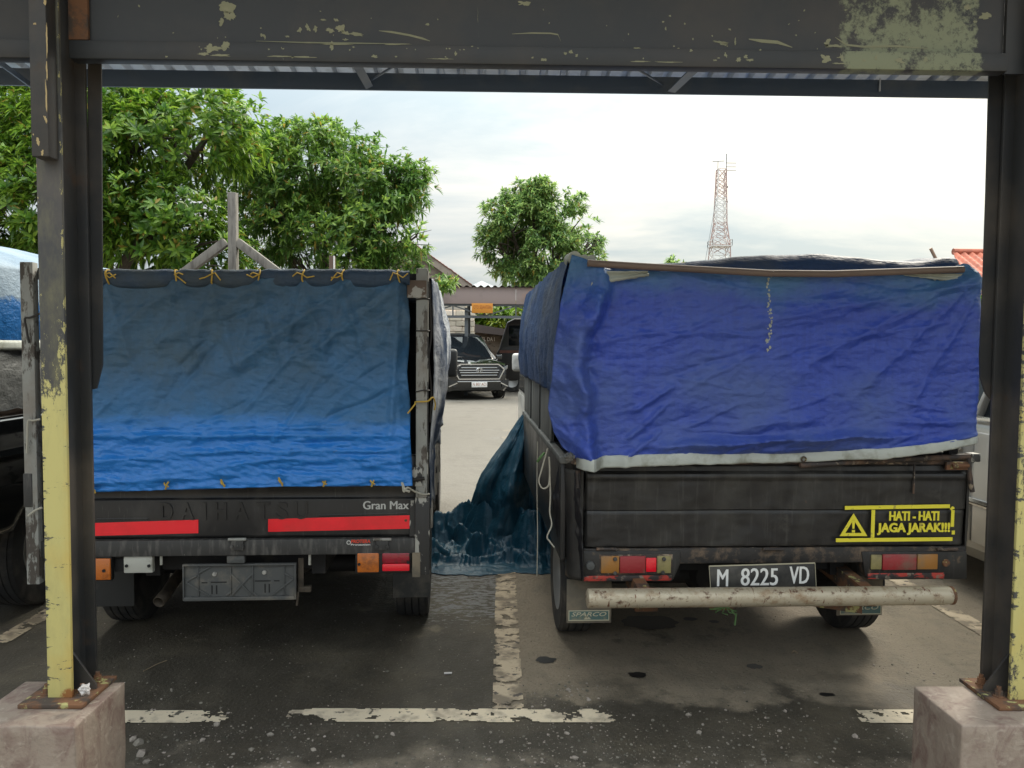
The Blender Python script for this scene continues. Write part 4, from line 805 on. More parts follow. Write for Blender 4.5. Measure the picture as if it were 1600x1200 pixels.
# rolled upper edge
def rollL(u, v):
    px = 100 + (640 - 100) * u; c = HL(px, 432, -.065); near = min(abs(px - t) for t in ties_top)
    r = (.034 - .010 * math.exp(-(near / 9) ** 2) + .003 * fr(c.x * 5, v * 3, 2)) * (1 if px < 630 else .8)
    sag = .010 * (1 - math.exp(-(near / 20) ** 2)); a_ = 2 * math.pi * v
    return (c.x, c.y + r * .9 * math.cos(a_), c.z - sag * .6 + r * math.sin(a_) * (1.0 if math.sin(a_) > 0 else 1.25))
mb = MB(); mb.grid(rollL, 180, 20); mb.build('rolled_edge', M['tarp_roll'], tL, fix=False, ang=80)
for k, tx in enumerate(ties_top):
    c = HL(tx, 432, -.065); mb = MB(); pts = []
    for j in range(15):
        a_ = 2 * math.pi * j / 14; pts.append((c.x + .004 * math.sin(a_ * 2 + k) + .006 * (j / 14 - .5), c.y + .027 * math.cos(a_), c.z - .002 + .029 * math.sin(a_)))
    mb.tube(pts, .0035, 6)
    for j in range(2):
        s_ = random.choice((-1, 1)); mb.tube([(c.x, c.y - .032, c.z + .005), (c.x + s_ * .02, c.y - .042, c.z + .012 - j * .02), (c.x + s_ * random.uniform(.03, .05), c.y - .038, c.z - .012 + random.uniform(-.02, .025))], .0028, 6)
    mb.build('tie', M['cord_yellow'], tL)
for k, (tx, ty) in enumerate(ties_bot):
    c = HL(tx, ty, -.06); mb = MB(); s_ = random.choice((-1, 1))
    mb.tube([(c.x - .006 * s_, c.y - .008, c.z - .018), (c.x, c.y - .014, c.z), (c.x + .010 * s_, c.y - .010, c.z + .018)], .004, 6)
    mb.tube([(c.x + .008, c.y - .012, c.z - .008), (c.x - .004, c.y - .018, c.z), (c.x - .010, c.y - .010, c.z + .008)], .0035, 6); mb.build('tie', M['cord_yellow'], tL)
# load cover: top and hanging right side
def coverL(u, v):
    # u from left edge over the top to the lower right edge, v from tail to cab
    y = .045 + 2.1 * v
    if u < .5:
        x = XL + (XR - XL) * u / .5; z = zt - .035 + .05 * math.sin(u * 2 * math.pi) * min(1, v * 3) * (.3 + .7 * math.sin(v * math.pi)) + .015 * fr(x * 2, y * 2, 0) * min(1, v * 5)
        return (x, y, z)
    t = (u - .5) / .5; low = .95 + .10 * fr(y * 2.5, 3, 1) - (.18 if v < .12 else 0)
    z = zt - .03 - (zt - low) * t; k_ = min(1, .25 + v * 7); bulge = .055 * math.sin(min(1, t * 1.3) * math.pi) + .02 * fr(y * 3, z * 2, 5) + .016 * ridge(y * 5, z * 1.6, 2) + .008 * fr(y * 14, z * 9, 3)
    return (XR + .008 + max(0, bulge * k_), y - .04 * (1 - k_) + .02 * fr(z * 4, 2, 1) * (1 if v > .02 else 0), z)
mb = MB(); mb.grid(coverL, 110, 110)
cL = mb.build('tarpaulin', M['tarp_silver'], fix=False, ang=80); cL.location = FL.o; cL.rotation_euler = (0, 0, FL.yaw)
tag(cL, 'worn silver and navy load cover sagging down the right side of the left truck', 'tarpaulin'); solid(cL, .002, 0)
# loose cords around the right post
def cord(pts, r, m, name='cord', sub=8):
    pts = [Vector(p) for p in pts]; o = []
    for i in range(len(pts) - 1):
        p0 = pts[max(i - 1, 0)]; p1 = pts[i]; p2 = pts[i + 1]; p3 = pts[min(i + 2, len(pts) - 1)]
        for k in range(sub):
            t = k / sub; o.append(0.5 * ((2 * p1) + (p2 - p0) * t + (2 * p0 - 5 * p1 + 4 * p2 - p3) * t * t + (3 * p1 - p0 - 3 * p2 + p3) * t ** 3))
    o.append(pts[-1]); return MB().tube(o, r, 6).build(name, M[m])
def wL(px, py, y): return FL.m @ HL(px, py, y)
tag(cord([wL(637, 646, -.07), wL(648, 632, -.06), wL(650, 628, -.045), wL(668, 627, -.045), wL(676, 621, -.03), wL(680, 630, .0), wL(679, 641, .0)], .0035, 'cord_yellow'), 'yellow cord looped round the right post of the left truck', 'cord')
tag(cord([wL(629, 755, -.08), wL(631, 768, -.09), wL(637, 762, -.09), wL(648, 768, -.06), wL(660, 772, -.04), wL(671, 772, -.02)], .0042, 'cord_pale'), 'pale knotted rope at the lower right corner of the faded blue tarpaulin', 'rope')
tag(cord([wL(627, 750, -.08), wL(632, 764, -.092), wL(640, 768, -.085)], .006, 'cord_pale'), 'frayed pale knot under the corner of the faded blue tarpaulin', 'rope')
for (ys, lab) in (((468, 467), 'thin dark wire wound high round the right post of the left truck'), ((517, 517), 'thin dark wire wound midway round the right post of the left truck'), ((612, 610), 'knotted dark wire low on the right post of the left truck')):
    tag(cord([wL(652, ys[0], .02), wL(650, ys[0], -.02), wL(652, ys[0], -.034), wL(660, ys[1], -.036), wL(668, ys[1], -.034), wL(671, ys[1], -.02), wL(671, ys[1], .02)], .0028, 'wire', 'wire'), lab, 'wire')
tag(cord([wL(671, 440, -.02), wL(674, 520, -.01), wL(670, 560, -.02), wL(674, 610, 0), wL(672, 660, .0)], .004, 'wire', 'wire'), 'long slack wire hanging beside the right post of the left truck', 'wire')
for (pts, lab, mm) in (([(62, 490), (48, 496), (39, 498), (41, 512), (44, 530), (46, 536)], 'dark rope knotted round the left post of the left truck', 'wire'),
                   ([(63, 655), (52, 657), (44, 658), (43, 680), (42, 708)], 'pale string hanging from the left post of the left truck', 'cord_pale'), ([(66, 793), (56, 797), (44, 806)], 'short pale string low on the left post of the left truck', 'cord_pale')):
    tag(cord([wL(a_, b_, -.045) for a_, b_ in pts], .0045, mm, 'rope'), lab, 'rope')

# ------------------------------------------------------------------ right truck
oR = at(1202, 700, 3.12)
FR = Frame(oR.x, oR.y, R(2.4))
tr = empty('pickup_truck', FR.o, FR.yaw, 'old black pickup truck with rusty tailgate, yellow warning sticker and white pipe bumper', 'pickup truck', 'trucks parked tail first under the carport')
def HR(px, py, y=0.0): return FR.hit(px, py, y)
RX0, RX1 = HR(880, 780).x, HR(1524, 780).x
gz0, gz1, gzm = HR(1200, 855).z, HR(1200, 726).z, HR(1200, 798).z
g0, g1 = HR(914, 790).x, HR(1508, 790).x
# tailgate with rolled top, a pressed step and a ragged rusted lower edge
def gateR(u, v):
    x = g0 + (g1 - g0) * u; z = gz0 + (gz1 + .004 - gz0) * v
    prof = [(0, .006), (.02, 0), (.42, .0), (.435, .010), (.45, -.004), (.80, -.008), (.84, -.016), (.88, -.014), (.91, .004), (.97, .006), (1, .016)]
    y = lerp_pts(prof, v) + .0075 * fr(x * 2.6, z * 4, 7) + .003 * fr(x * 9, z * 9, 2)
    if u < .015 or u > .985: y += .008 * (1 - min(u, 1 - u) / .015)
    if v < .001: z += .006 * fr(x * 14, 1, 1) + .006 * max(0, fr(x * 5, 2, 2))
    return (x, y, z)
mb = MB(); mb.grid(gateR, 120, 60); gateb = mb.build('tailgate', M['rust_body'], tr, fix=False, ang=30); solid(gateb, .012, -1)
MB().bx(g0 + .01, g1 - .01, .012, .04, gz0 + .005, gz1 + .02).build('gate_back', M['chassis'], tr)
mb = MB(); x_ = HR(1426, 700).x; mb.bx(x_ - .002, x_ + .002, -.020, -.012, HR(1426, 770).z, HR(1426, 724).z); mb.build('gate_seam', M['rust_rail'], gateb)
# yellow warning sticker
ws = MB()
def S(px, py): p = HR(px, py, -.0145); return (p.x, p.z)
def bar(px0, py0, px1, py1, t, mb):
    a, b = S(px0, py0), S(px1, py1); mb.beam((a[0], -.0150, a[1]), (b[0], -.0150, b[1]), .002, t, (0, 0, 1))
T_ = .0155
mb = MB(); bar(1320, 793.5, 1484, 790.8, T_, mb); bar(1306, 844, 1488, 842.2, T_, mb)
a, b = S(1364.5, 796.5), S(1364.5, 840); mb.bx(a[0] - .0075, a[0] + .0075, -.0160, -.0140, b[1], a[1])
a, b = S(1489, 797), S(1489, 823); mb.bx(a[0] - .0075, a[0] + .006, -.0160, -.0140, b[1], a[1])
a, b = S(1489.5, 829), S(1489.5, 835); mb.bx(a[0] - .007, a[0] + .006, -.0160, -.0140, b[1], a[1])
c0 = S(1484, 795); pts = []
for k in range(7):
    t = math.pi / 2 * k / 6; pts.append((c0[0] + .0125 + .009 - .0125 + .011 * math.sin(t), -.0160, c0[1] + .001 + .0095 * math.cos(t)))
pts.append((c0[0] + .004, -.0160, c0[1] - .006)); pts.append((c0[0], -.0160, c0[1]))
mb.prism(pts, (0, .002, 0))
wst = mb.build('warning_sticker', M['yellow_print'], tr)
mb = MB()
def tri(pp, y=-.0160):
    mb.prism([(p[0], y, p[1]) for p in pp], (0, .002, 0))
A, B, C = S(1333.5, 802), S(1355, 837.5), S(1312, 837.5); ce = ((A[0] + B[0] + C[0]) / 3, (A[1] + B[1] + C[1]) / 3)
inn = [(ce[0] + (p[0] - ce[0]) * .60, ce[1] + (p[1] - ce[1]) * .60) for p in (A, B, C)]
o3 = (A, B, C)
for i in range(3):
    j = (i + 1) % 3; tri([o3[i], o3[j], inn[j], inn[i]])
a, b = S(1331.2, 812), S(1335.6, 826); tri([(a[0], a[1]), (b[0], a[1]), (b[0] - .0025, b[1]), (a[0] + .0025, b[1])]); a, b = S(1331, 828), S(1335.6, 832); tri([(a[0], a[1]), (b[0], a[1]), (b[0], b[1]), (a[0], b[1])])
mb.build('warning_triangle', M['yellow_print'], wst)
mb = MB(); a, b = S(1389, 813.5), S(1467, 798.5); text(mb, 'HATI - HATI', a[0], b[0], a[1], b[1], -.0150, ex=.001, bold=0.028, dup=.0016)
a, b = S(1370, 836), S(1484, 816.5); text(mb, 'JAGA JARAK!!!', a[0], b[0], a[1], b[1], -.0150, ex=.001, bold=0.032, dup=.0016)
mb.build('lettering', M['yellow_print'], wst)
# rear sill and lamp panels with the cut-out for the plate
z0s = HR(1200, 883).z
mb = MB(); mb.bx(g0 - .005, HR(1509, 870).x, .0, .05, HR(1200, 880).z, gz0 - .002)
sill = mb.build('rear_sill', mat('flaking dark sill paint', (0.028, 0.025, 0.023), 0.65, layers=[dict(color=(0.17, 0.12, 0.08), scale=14, lo=0.50, hi=0.74, detail=10, nr=0.7, rough=0.9), dict(color=(0.36, 0.045, 0.03), scale=19, lo=0.80, hi=0.85, detail=9), dict(color=(0.28, 0.23, 0.17), scale=30, lo=0.76, hi=0.84, detail=8, stretch=(1, 1, 2))], bump=[(60, 0.5, 0.004, I3)]), tr, bev=0.004)
def panel(q, name, m): return MB().prism([(p.x, -.004, p.z) for p in (HR(a_, b_, -.004) for a_, b_ in q)], (0, .05, 0)).build(name, M[m], tr, bev=0.004)
lpL = panel([(911, 861), (1064, 861), (1063, 882), (1052, 906), (1048, 909), (911, 909)], 'lamp_panel', 'rust_body')
lpR = panel([(1346, 862), (1511, 862), (1511, 905), (1358, 906), (1352, 900)], 'lamp_panel', 'rust_body')
def RB(x0, y0, x1, y1, yy, th, m, name, par, bev=.003):
    a = HR(x0, y1, yy); b = HR(x1, y0, yy); return MB().bx(a.x, b.x, yy, yy + th, a.z, b.z).build(name, M[m], par, bev=bev)
RB(912, 899, 1050, 908.5, -.008, .004, 'red_chip', 'lower_lip', lpL); RB(1356, 895, 1476, 905, -.008, .004, 'red_chip', 'lower_lip', lpR)
RB(936, 866, 1051, 898, -.006, .003, 'rust_rail', 'lamp_surround', lpL)
lamp1 = RB(939, 869, 968, 896, -.014, .009, 'lens_old_orange', 'tail_lamp', tr); RB(968.5, 869, 1009, 896, -.014, .009, 'lens_old_red', 'red_lens', lamp1); RB(1009.5, 872, 1026, 894, -.016, .010, 'lens_red_bright', 'reflector', lamp1); RB(1026.5, 869, 1049, 896, -.013, .008, 'lens_olive', 'clear_lens', lamp1)
lamp2 = RB(1379, 866, 1433, 891, -.014, .009, 'lens_old_red', 'tail_lamp', tr); RB(1361, 867, 1378.5, 890, -.013, .008, 'lens_olive', 'clear_lens', lamp2); RB(1433.5, 866, 1466, 890, -.014, .009, 'lens_old_orange', 'amber_lens', lamp2)
for px, py in ((960, 894), (960, 872), (1036, 872), (1034, 893)):
    p = HR(px, py); MB().lathe([(0, 0), (.009, 0), (.007, .006), (0, .007)], 8, Matrix.Translation((p.x, -.0165, p.z)) @ Matrix.Rotation(math.pi / 2, 4, 'X'), closed=False).build('screw', M['dirty_bar'], lamp1)
p = HR(922, 883); MB().lathe([(0, 0), (.019, 0), (.017, .010), (.006, .012), (0, .012)], 14, Matrix.Translation((p.x, -.004, p.z)) @ Matrix.Rotation(math.pi / 2, 4, 'X'), closed=False).build('filler_knob', M['plastic'], lpL)
p = HR(1477, 879); MB().lathe([(0, 0), (.017, 0), (.015, .006), (0, .007)], 12, Matrix.Translation((p.x, -.004, p.z)) @ Matrix.Rotation(math.pi / 2, 4, 'X'), closed=False).build('blind_plug', M['rust'], lpR)
for px in (948, 1208, 1480):
    a = HR(px - 16, 858, -.01); b = HR(px + 16, 858, -.01); MB().tube([(a.x, -.010, a.z), (b.x, -.010, b.z)], .0065, 8).build('hinge', M['rust_rail'], tr)
# rounded body corners
def cornerR(sgn, pxs, name):
    mb = MB(); prof = pxs
    def fn(u, v):
        z = HR(1200, 735 + (905 - 735) * v).z; xo = lerp_pts(prof, v); xi = (g0 - .006 if sgn < 0 else g1 + .006); a_ = u * math.pi / 2; wd = abs(xo - xi)
        return (xi + sgn * wd * math.sin(a_), .004 + (.09 * (1 - math.cos(a_))) + .002 * fr(z * 12, u * 3, sgn), z)
    mb.grid(fn, 14, 30); o = mb.build(name, M['rust_body'], tr, fix=False, ang=60); solid(o, .004, 1 if sgn < 0 else -1)
    return o
cornerR(-1, [(0, HR(884, 735).x), (.5, HR(888, 820).x), (1, HR(889, 905).x)], 'corner_panel')
cornerR(1, [(0, HR(1522, 735).x), (.5, HR(1521, 820).x), (.85, HR(1512, 880).x), (1, HR(1494, 905).x)], 'corner_panel')
# rails, latches and rust trim of the gate
mb = MB(); a = HR(905, 727, -.02); b = HR(1530, 708, -.02); mb.tube([(HR(1250, 727, -.02).x, -.02, HR(1250, 727, -.02).z), (HR(1400, 718, -.02).x, -.02, HR(1400, 718, -.02).z), (HR(1515, 713, -.02).x, -.02, HR(1515, 713, -.02).z)], .012, 10); mb.build('gate_rail', M['rust_rail'], tr)
MB().bx(RX0 + .03, RX1 - .03, .0, .03, HR(1200, 726).z, HR(1200, 716).z).build('top_rail', M['rust_rail'], tr, bev=0.004)
mb = MB(); a = HR(1518, 722, -.03); b = HR(1533, 709, -.03); mb.bx(a.x, b.x, -.03, .02, a.z, b.z); mb.build('latch_block', M['chipped_black'], tr, bev=0.004)
mb = MB(); a = HR(1478, 734, -.02); b = HR(1514, 722, -.02); mb.bx(a.x, b.x, -.024, -.012, a.z, b.z); c = HR(1487, 728, -.025); d = HR(1512, 727, -.025); mb.tube([(c.x, -.03, c.z), (d.x, -.03, d.z)], .009, 8); mb.build('latch', M['rust'], tr)
mb = MB(); mb.tube([HR(1514, 712, -.02), HR(1514, 735, -.02), HR(1519, 768, -.01)], .010, 8); mb.build('latch_rod', M['rust_rail'], tr); MB().tube([HR(903, 735, -.01), HR(904, 762, -.01)], .010, 8).build('latch_rod', M['rust_rail'], tr)
# bed sides and the boards that raise them
zr = HR(885, 722).z
MB().bx(RX0 - .004, RX0 + .02, .06, 2.25, HR(900, 870).z - .03, zr - .01).build('side_panel', M['black_body'], tr, bev=0.006)
MB().bx(RX1 - .02, RX1 + .004, .06, 2.25, HR(900, 870).z - .03, zr - .01).build('side_panel', M['black_body'], tr, bev=0.006)
for x in (RX0 - .012, RX1 - .024): MB().bx(x, x + .036, .03, 2.26, zr - .012, zr + .016).build('side_rail', M['grey_board'], tr, bev=0.006)
zb_ = zr + .30
for k in range(3):
    y0 = .50 + k * .60; MB().bx(RX0 + .004, RX0 + .016, y0, y0 + .585, zr + .017, zb_).build('side_board', M['grey_board'], tr, bev=0.003)
    MB().bx(RX0 - .004, RX0 + .003, y0 - .02, y0 + .02, zr + .017, zb_).build('stake', M['grey_board'], tr, bev=0.003)
MB().bx(RX0 + .03, RX1 - .03, .06, 2.2, HR(1200, 878).z, HR(1200, 868).z).build('bed_floor', M['chassis'], tr)
ztR = HR(1200, 412).z
MB().bx(RX0 + .02, RX1 - .02, 2.25, 2.265, zr - .2, ztR - .06).build('sky_block_board', M['chassis'], tr)  # same added panel, closing this bed against the sky
for x in (RX0 + .05, RX1 - .09):
    MB().bx(x, x + .04, .05, .09, zr - .2, ztR - .06).build('frame_post', M['chassis'], tr); MB().bx(x, x + .04, 2.2, 2.24, zr - .2, ztR - .06).build('frame_post', M['chassis'], tr)
    MB().bx(x, x + .04, .092, 2.198, ztR - .1, ztR - .06).build('frame_rail', M['chassis'], tr)
# pipe bumper with its brackets
a = HR(917, 935, -.13); b = HR(1486, 930, -.13)
mb = MB(); mb.tube([(a.x, -.13, a.z), (a.x + .004, -.13, a.z), (b.x - .03, -.13, b.z), (b.x, -.13, b.z)], [.032, .038, .038, .034], 24); mb.build('pipe_bumper', M['pipe'], tr, ang=50)
p = HR(1485.5, 930, -.13); MB().lathe([(.030, 0), (.0365, 0), (.0365, .012), (.030, .012)], 20, Matrix.Translation((b.x - .008, -.13, b.z)) @ Matrix.Rotation(math.pi / 2, 4, 'Y')).build('end_ring', M['rust'], tr)
for px in (995, 1345):
    p = HR(px, 925, -.09); MB().prism([(p.x, -.12, p.z - .05), (p.x, .3, p.z - .02), (p.x, .3, p.z + .06), (p.x, -.11, p.z + .02)], (.05, 0, 0)).build('bumper_bracket', M['rust'], tr)
mb = MB(); p0, p1, p2 = HR(1255, 944, -.09), HR(1345, 944, -.09), HR(1345, 958, -.09); mb.prism([(p0.x, -.10, p0.z), (p1.x, -.10, p1.z), (p2.x, -.10, p2.z)], (0, .01, 0)); mb.build('bracket_web', M['rust'], tr)
# number plate
a = HR(1107, 918, -.05); b = HR(1273, 881, -.05); sl_ = .012
pts = [(a.x + .008, a.z), (b.x + .008, a.z), (b.x, b.z + .004), (a.x, b.z - .006)]
pl = MB().prism([(x, -.05, z) for x, z in pts], (0, .003, 0)).build('number_plate', M['plate_black'], tr, bev=0.001)
mb = MB()
for i in range(4):
    p, q = pts[i], pts[(i + 1) % 4]
    if i == 0: continue
    mb.beam((p[0], -.0512, p[1]), (q[0], -.0512, q[1]), .0016, .005, (0, 0, 1))
mb.build('border', M['cream_print'], pl)
for s_, x0, x1, y0, y1 in (('M', 1120, 1137, 916, 889.5), ('8225', 1157, 1215, 915, 887.5), ('VD', 1233, 1263.5, 912, 885)):
    p, q = HR(x0, y0, -.05), HR(x1, y1, -.05); mb = MB(); text(mb, s_, p.x, q.x, p.z, q.z, -.0505, ex=.001, dup=.0028); mb.build('lettering', M['white_print'], pl)
# underside, flaps, wheels, tow hook
wxl = HR(868, 930, .78).x; wxr = HR(1342, 960, .78).x
wheel(tr, wxl + .082, .80, .28, .165, -1); wheel(tr, wxr - .082, .80, .28, .165, 1, 'chassis'); wheel(tr, wxl + .082, 3.15, .28, .165, -1); wheel(tr, wxr - .082, 3.15, .28, .165, 1)
under(tr, wxl, wxr, 3.4, HR(1200, 868).z)
a = HR(885, 974, .10); b = HR(956, 905, .10); f1 = MB().bx(a.x, b.x, .10, .106, a.z, b.z).build('mud_flap', M['flap_brown'], tr, bev=0.002)
a = HR(1307, 962, .35); b = HR(1380, 900, .35); f2 = MB().bx(a.x, b.x, .35, .356, a.z, b.z).build('mud_flap', M['flap_brown'], tr, bev=0.002)
def sticker(x0, y0, x1, y1, yy, par):
    a = HR(x0, y1, yy); b = HR(x1, y0, yy); s_ = MB().bx(a.x, b.x, yy - .0015, yy - .0002, a.z, b.z).build('sticker', M['sticker_green'], par)
    mb = MB(); t = .004
    for q in ((a.x, b.x, a.z, a.z + t), (a.x, b.x, b.z - t, b.z), (a.x, a.x + t, a.z + t, b.z - t), (b.x - t, b.x, a.z + t, b.z - t)): mb.bx(q[0], q[1], yy - .0025, yy - .0016, q[2], q[3])
    dx_ = (b.x - a.x); dz_ = b.z - a.z
    text(mb, 'SPARCO', a.x + dx_ * .07, b.x - dx_ * .07, a.z + dz_ * .42, a.z + dz_ * .82, yy - .0017, ex=.0004, bold=0.012, shear=.3)
    xm = a.x + dx_ * .46; mb.prism([(xm - .014, yy - .0022, a.z + dz_ * .15), (xm - .004, yy - .0022, a.z + dz_ * .38), (xm, yy - .0022, a.z + dz_ * .22), (xm + .006, yy - .0022, a.z + dz_ * .38), (xm + .016, yy - .0022, a.z + dz_ * .15)], (0, .0006, 0))
    o = mb.build('lettering', M['cream_print'], par); return s_
sticker(888, 953, 952, 970, .10, f1); sticker(1312, 942, 1377, 960, .35, f2)
mb = MB(); c = HR(1130, 948, .0); mb.tube([(c.x - .07, .02, c.z + .06), (c.x - .066, .02, c.z + .01), (c.x - .04, .02, c.z - .012), (c.x + .05, .02, c.z - .012), (c.x + .075, .02, c.z + .01), (c.x + .08, .02, c.z + .06)], .010, 8); mb.build('tow_hook', M['rust'], tr)
mb = MB(); c = HR(1007, 950, .5); MB().bx(c.x - .05, c.x + .06, .48, .54, c.z - .012, c.z + .015).build('spring_hanger', M['rust'], tr, bev=0.004)
cab(tr, RX0 + .05, RX1 - .05, 2.36, 3.75, .30, 1.05, 1.66, M['car_white'])
a = HR(800, 580, 3.35); b = HR(817, 552, 3.35); MB().bx(a.x, b.x + .03, 3.32, 3.38, a.z, b.z).build('wing_mirror', M['mirror_wrap'], tr, bev=0.025, seg=3)
MB().tube([(b.x + .02, 3.35, a.z + .02), (b.x + .08, 3.34, a.z - .05), (RX0 + .06, 3.32, a.z - .06)], .012, 8).build('mirror_arm', M['trim'], tr)
def wR(px, py, y): return FR.m @ HR(px, py, y)
mb = MB(); c = wR(1130, 952, .0)
for k in range(7):
    a_ = k * .9; mb.tube([(c.x + .01, c.y, c.z + .012), (c.x + .035 * math.cos(a_), c.y - .012, c.z + .012 * math.sin(a_)), (c.x + .06 * math.cos(a_ + .5), c.y - .008, c.z - .004 + .016 * math.sin(a_))], .0028, 5)
mb.tube([(c.x + .03, c.y - .01, c.z), (c.x + .05, c.y - .012, c.z - .02), (c.x + .046, c.y - .012, c.z - .062)], .004, 6)
tag(mb.build('string', M['cord_green']), 'tangle of green string on the tow hook under the number plate', 'string')

# ------------------------------------------------------------------ right truck: tarpaulins
RFd = []
for q in ((.35, 1.03, -.3, 1.00, .018, -.020), (.5, 1.10, -.45, 1.055, .022, .022), (.15, 1.17, -.15, 1.13, .03, .012), (.80, 1.76, .15, 1.40, .03, .013), (.80, 1.74, .35, 1.28, .03, .012), (.82, 1.72, -.1, 1.55, .03, .011),
          (.82, 1.70, .55, 1.22, .025, .010), (.83, 1.10, .40, 1.03, .014, .014), (.83, 1.07, .45, .99, .012, -.012), (.83, 1.15, .5, 1.16, .02, .010), (.83, 1.05, .5, .975, .010, .012), (-.48, 1.1, -.62, 1.00, .016, .012), (-.45, 1.22, -.6, 1.08, .014, .010), (-.42, 1.3, -.58, 1.2, .014, .010)):
    RFd.append(q)
random.seed(4)
for k in range(46):
    x0 = random.uniform(-.5, .8); z0 = random.uniform(.98, 1.72); a_ = random.uniform(-.25, .5); l = random.uniform(.12, .4)
    RFd.append((x0, z0, x0 - l * math.cos(a_), z0 - l * math.sin(a_), random.uniform(.008, .016), random.choice((-1, 1)) * random.uniform(.002, .005)))
topR = [(0, 398), (.03, 404), (.075, 420), (.2, 424), (.45, 425), (.75, 423), (.93, 420), (.965, 412), (1, 416)]
botR = [(0, 700), (.03, 716), (.07, 718), (.3, 713), (.55, 712), (.75, 705), (.9, 693), (1, 683)]
lefR = [(0, 893), (.25, 876), (.5, 866), (.8, 858), (.92, 866), (1, 880)]
rigR = [(0, 1524), (.08, 1539), (.4, 1541), (.7, 1539), (.88, 1535), (1, 1534)]
def tarpRpx(u, v):
    py = lerp_pts(topR, u) * (1 - v) + lerp_pts(botR, u) * v; px = lerp_pts(lefR, v) * (1 - u) + lerp_pts(rigR, v) * u; return px, py
def tarpR(u, v):
    px, py = tarpRpx(u, v); p = HR(px, py, -.05); x, z = p.x, p.z
    d = .013 * fr(x * 2, 9, z * 2.5) + .005 * fr(x * 10, 2, z * 16) + .004 * ridge(x * 12 - z * 8, 7, z * 26) + .0022 * ridge(x * 30, 3, z * 34)
    for f in RFd: d += 1.8 * fold(x, z, *f)
    k = max(0.0, min(1.0, (.115 - u) / .04)) * min(1, .35 + v * 5)                          # thick gathered fold down the left edge
    s_ = (u / .115)
    if k > 0:
        cx = .55 + .18 * math.sin(v * 9 + .5) + .1 * fr(v * 5, 0, 3)
        d += k * (.075 * math.exp(-((s_ - cx) / .20) ** 2) - .03 * math.exp(-((s_ - cx - .4) / .15) ** 2) + .034 * ridge(s_ * 1.6 + v * 2.5, v * 3.2, 1) + .014 * fr(s_ * 5, v * 12, 2))
        d -= .10 * max(0, .35 - s_) * (.5 + v)                       # and wraps round the corner
    if u > .97: d -= ((u - .97) / .03) ** 2 * .05
    if v > .9: d += .008 * (v - .9) / .1
    return (x, -.055 - d, z)
mb = MB(); mb.grid(tarpR, 260, 150)
tR = mb.build('tarpaulin', M['tarp_violet'], fix=False, ang=80); tR.location = FR.o; tR.rotation_euler = (0, 0, FR.yaw)
tag(tR, 'violet blue tarpaulin with a pale hem stretched over the tail of the right truck', 'tarpaulin'); solid(tR, .002, 0)
def hemR(u, v):
    uu = .03 + .97 * u; x, y, z = tarpR(uu, .995); px, py = tarpRpx(uu, 1.0)
    th = .036 * (1 if u < .6 else 1 - (u - .6) * .9); return (x, y - .004 - .003 * math.sin(v * math.pi) - .002 * fr(x * 8, v * 2, 6), z + .012 - (th + .012) * v + .0025 * fr(x * 20, v * 3, 3))
mb = MB(); mb.grid(hemR, 150, 8); hem = mb.build('hem', M['hem'], tR, fix=False, ang=80); solid(hem, .0025, 0)
mb = MB(); random.seed(31)
for k in range(46):
    px = 1200 + random.uniform(-3, 3); py = 432 + 120 * (k / 46) + random.uniform(-2, 2); r_ = random.uniform(.8, 2.2) * (1.6 if k > 34 else 1); q = HR(px, py, -.05); uu = (px - 880) / (1539 - 880); y_ = tarpR(uu, (py - 424) / 292)[1]
    mb.prism([(q.x + r_ * .0026 * math.cos(a_) * random.uniform(.6, 1.2), y_ - .0025, q.z + r_ * .0026 * math.sin(a_) * random.uniform(.6, 1.6)) for a_ in (0, 1.05, 2.1, 3.14, 4.2, 5.2)], (0, .001, 0))
fz = mb.build('frayed_hole', M['hem_canvas'], tR, fix=False); fz['kind'] = 'stuff'
p = HR(1263, 720, -.075); q = tarpR(.6, .995); MB().lathe([(.006, 0), (.013, 0), (.012, .003), (.006, .003)], 14, Matrix.Translation((p.x, q[1] - .010, p.z)) @ Matrix.Rotation(math.pi / 2, 4, 'X')).build('eyelet', M['rust'], tR)
def patch(q, name, seed):
    mb = MB(); n = 24
    def fn(u, v):
        a = Vector(q[0]) * (1 - u) + Vector(q[1]) * u; b = Vector(q[3]) * (1 - u) + Vector(q[2]) * u; pp = a * (1 - v) + b * v
        p = HR(pp.x, pp.y, -.082); return (p.x, -.082 - .004 * math.sin(v * 9 + u * 2) - .003 * fr(u * 5, v * 5, seed), p.z + (.006 * fr(u * 20, 1, seed) if v > .99 else 0))
    mb.grid(fn, n, 10); o = mb.build(name, M['hem_canvas'], tR, fix=False, ang=80); solid(o, .002, 0)
patch([(930, 424), (1012, 424), (1015, 431), (923, 446)], 'corner_patch', 2); patch([(1408, 428), (1503, 428), (1499, 442), (1412, 430)], 'corner_patch', 5)
p = HR(889, 713, -.11); crumple('corner_knot', (0, 0, 0), .020, M['plastic'], None, None, 8); kn = bpy.data.objects['corner_knot']; kn.parent = tR; kn.location = (p.x, p.y - .01, p.z); del_ = [kn.pop(k, None) for k in ('label', 'category')]
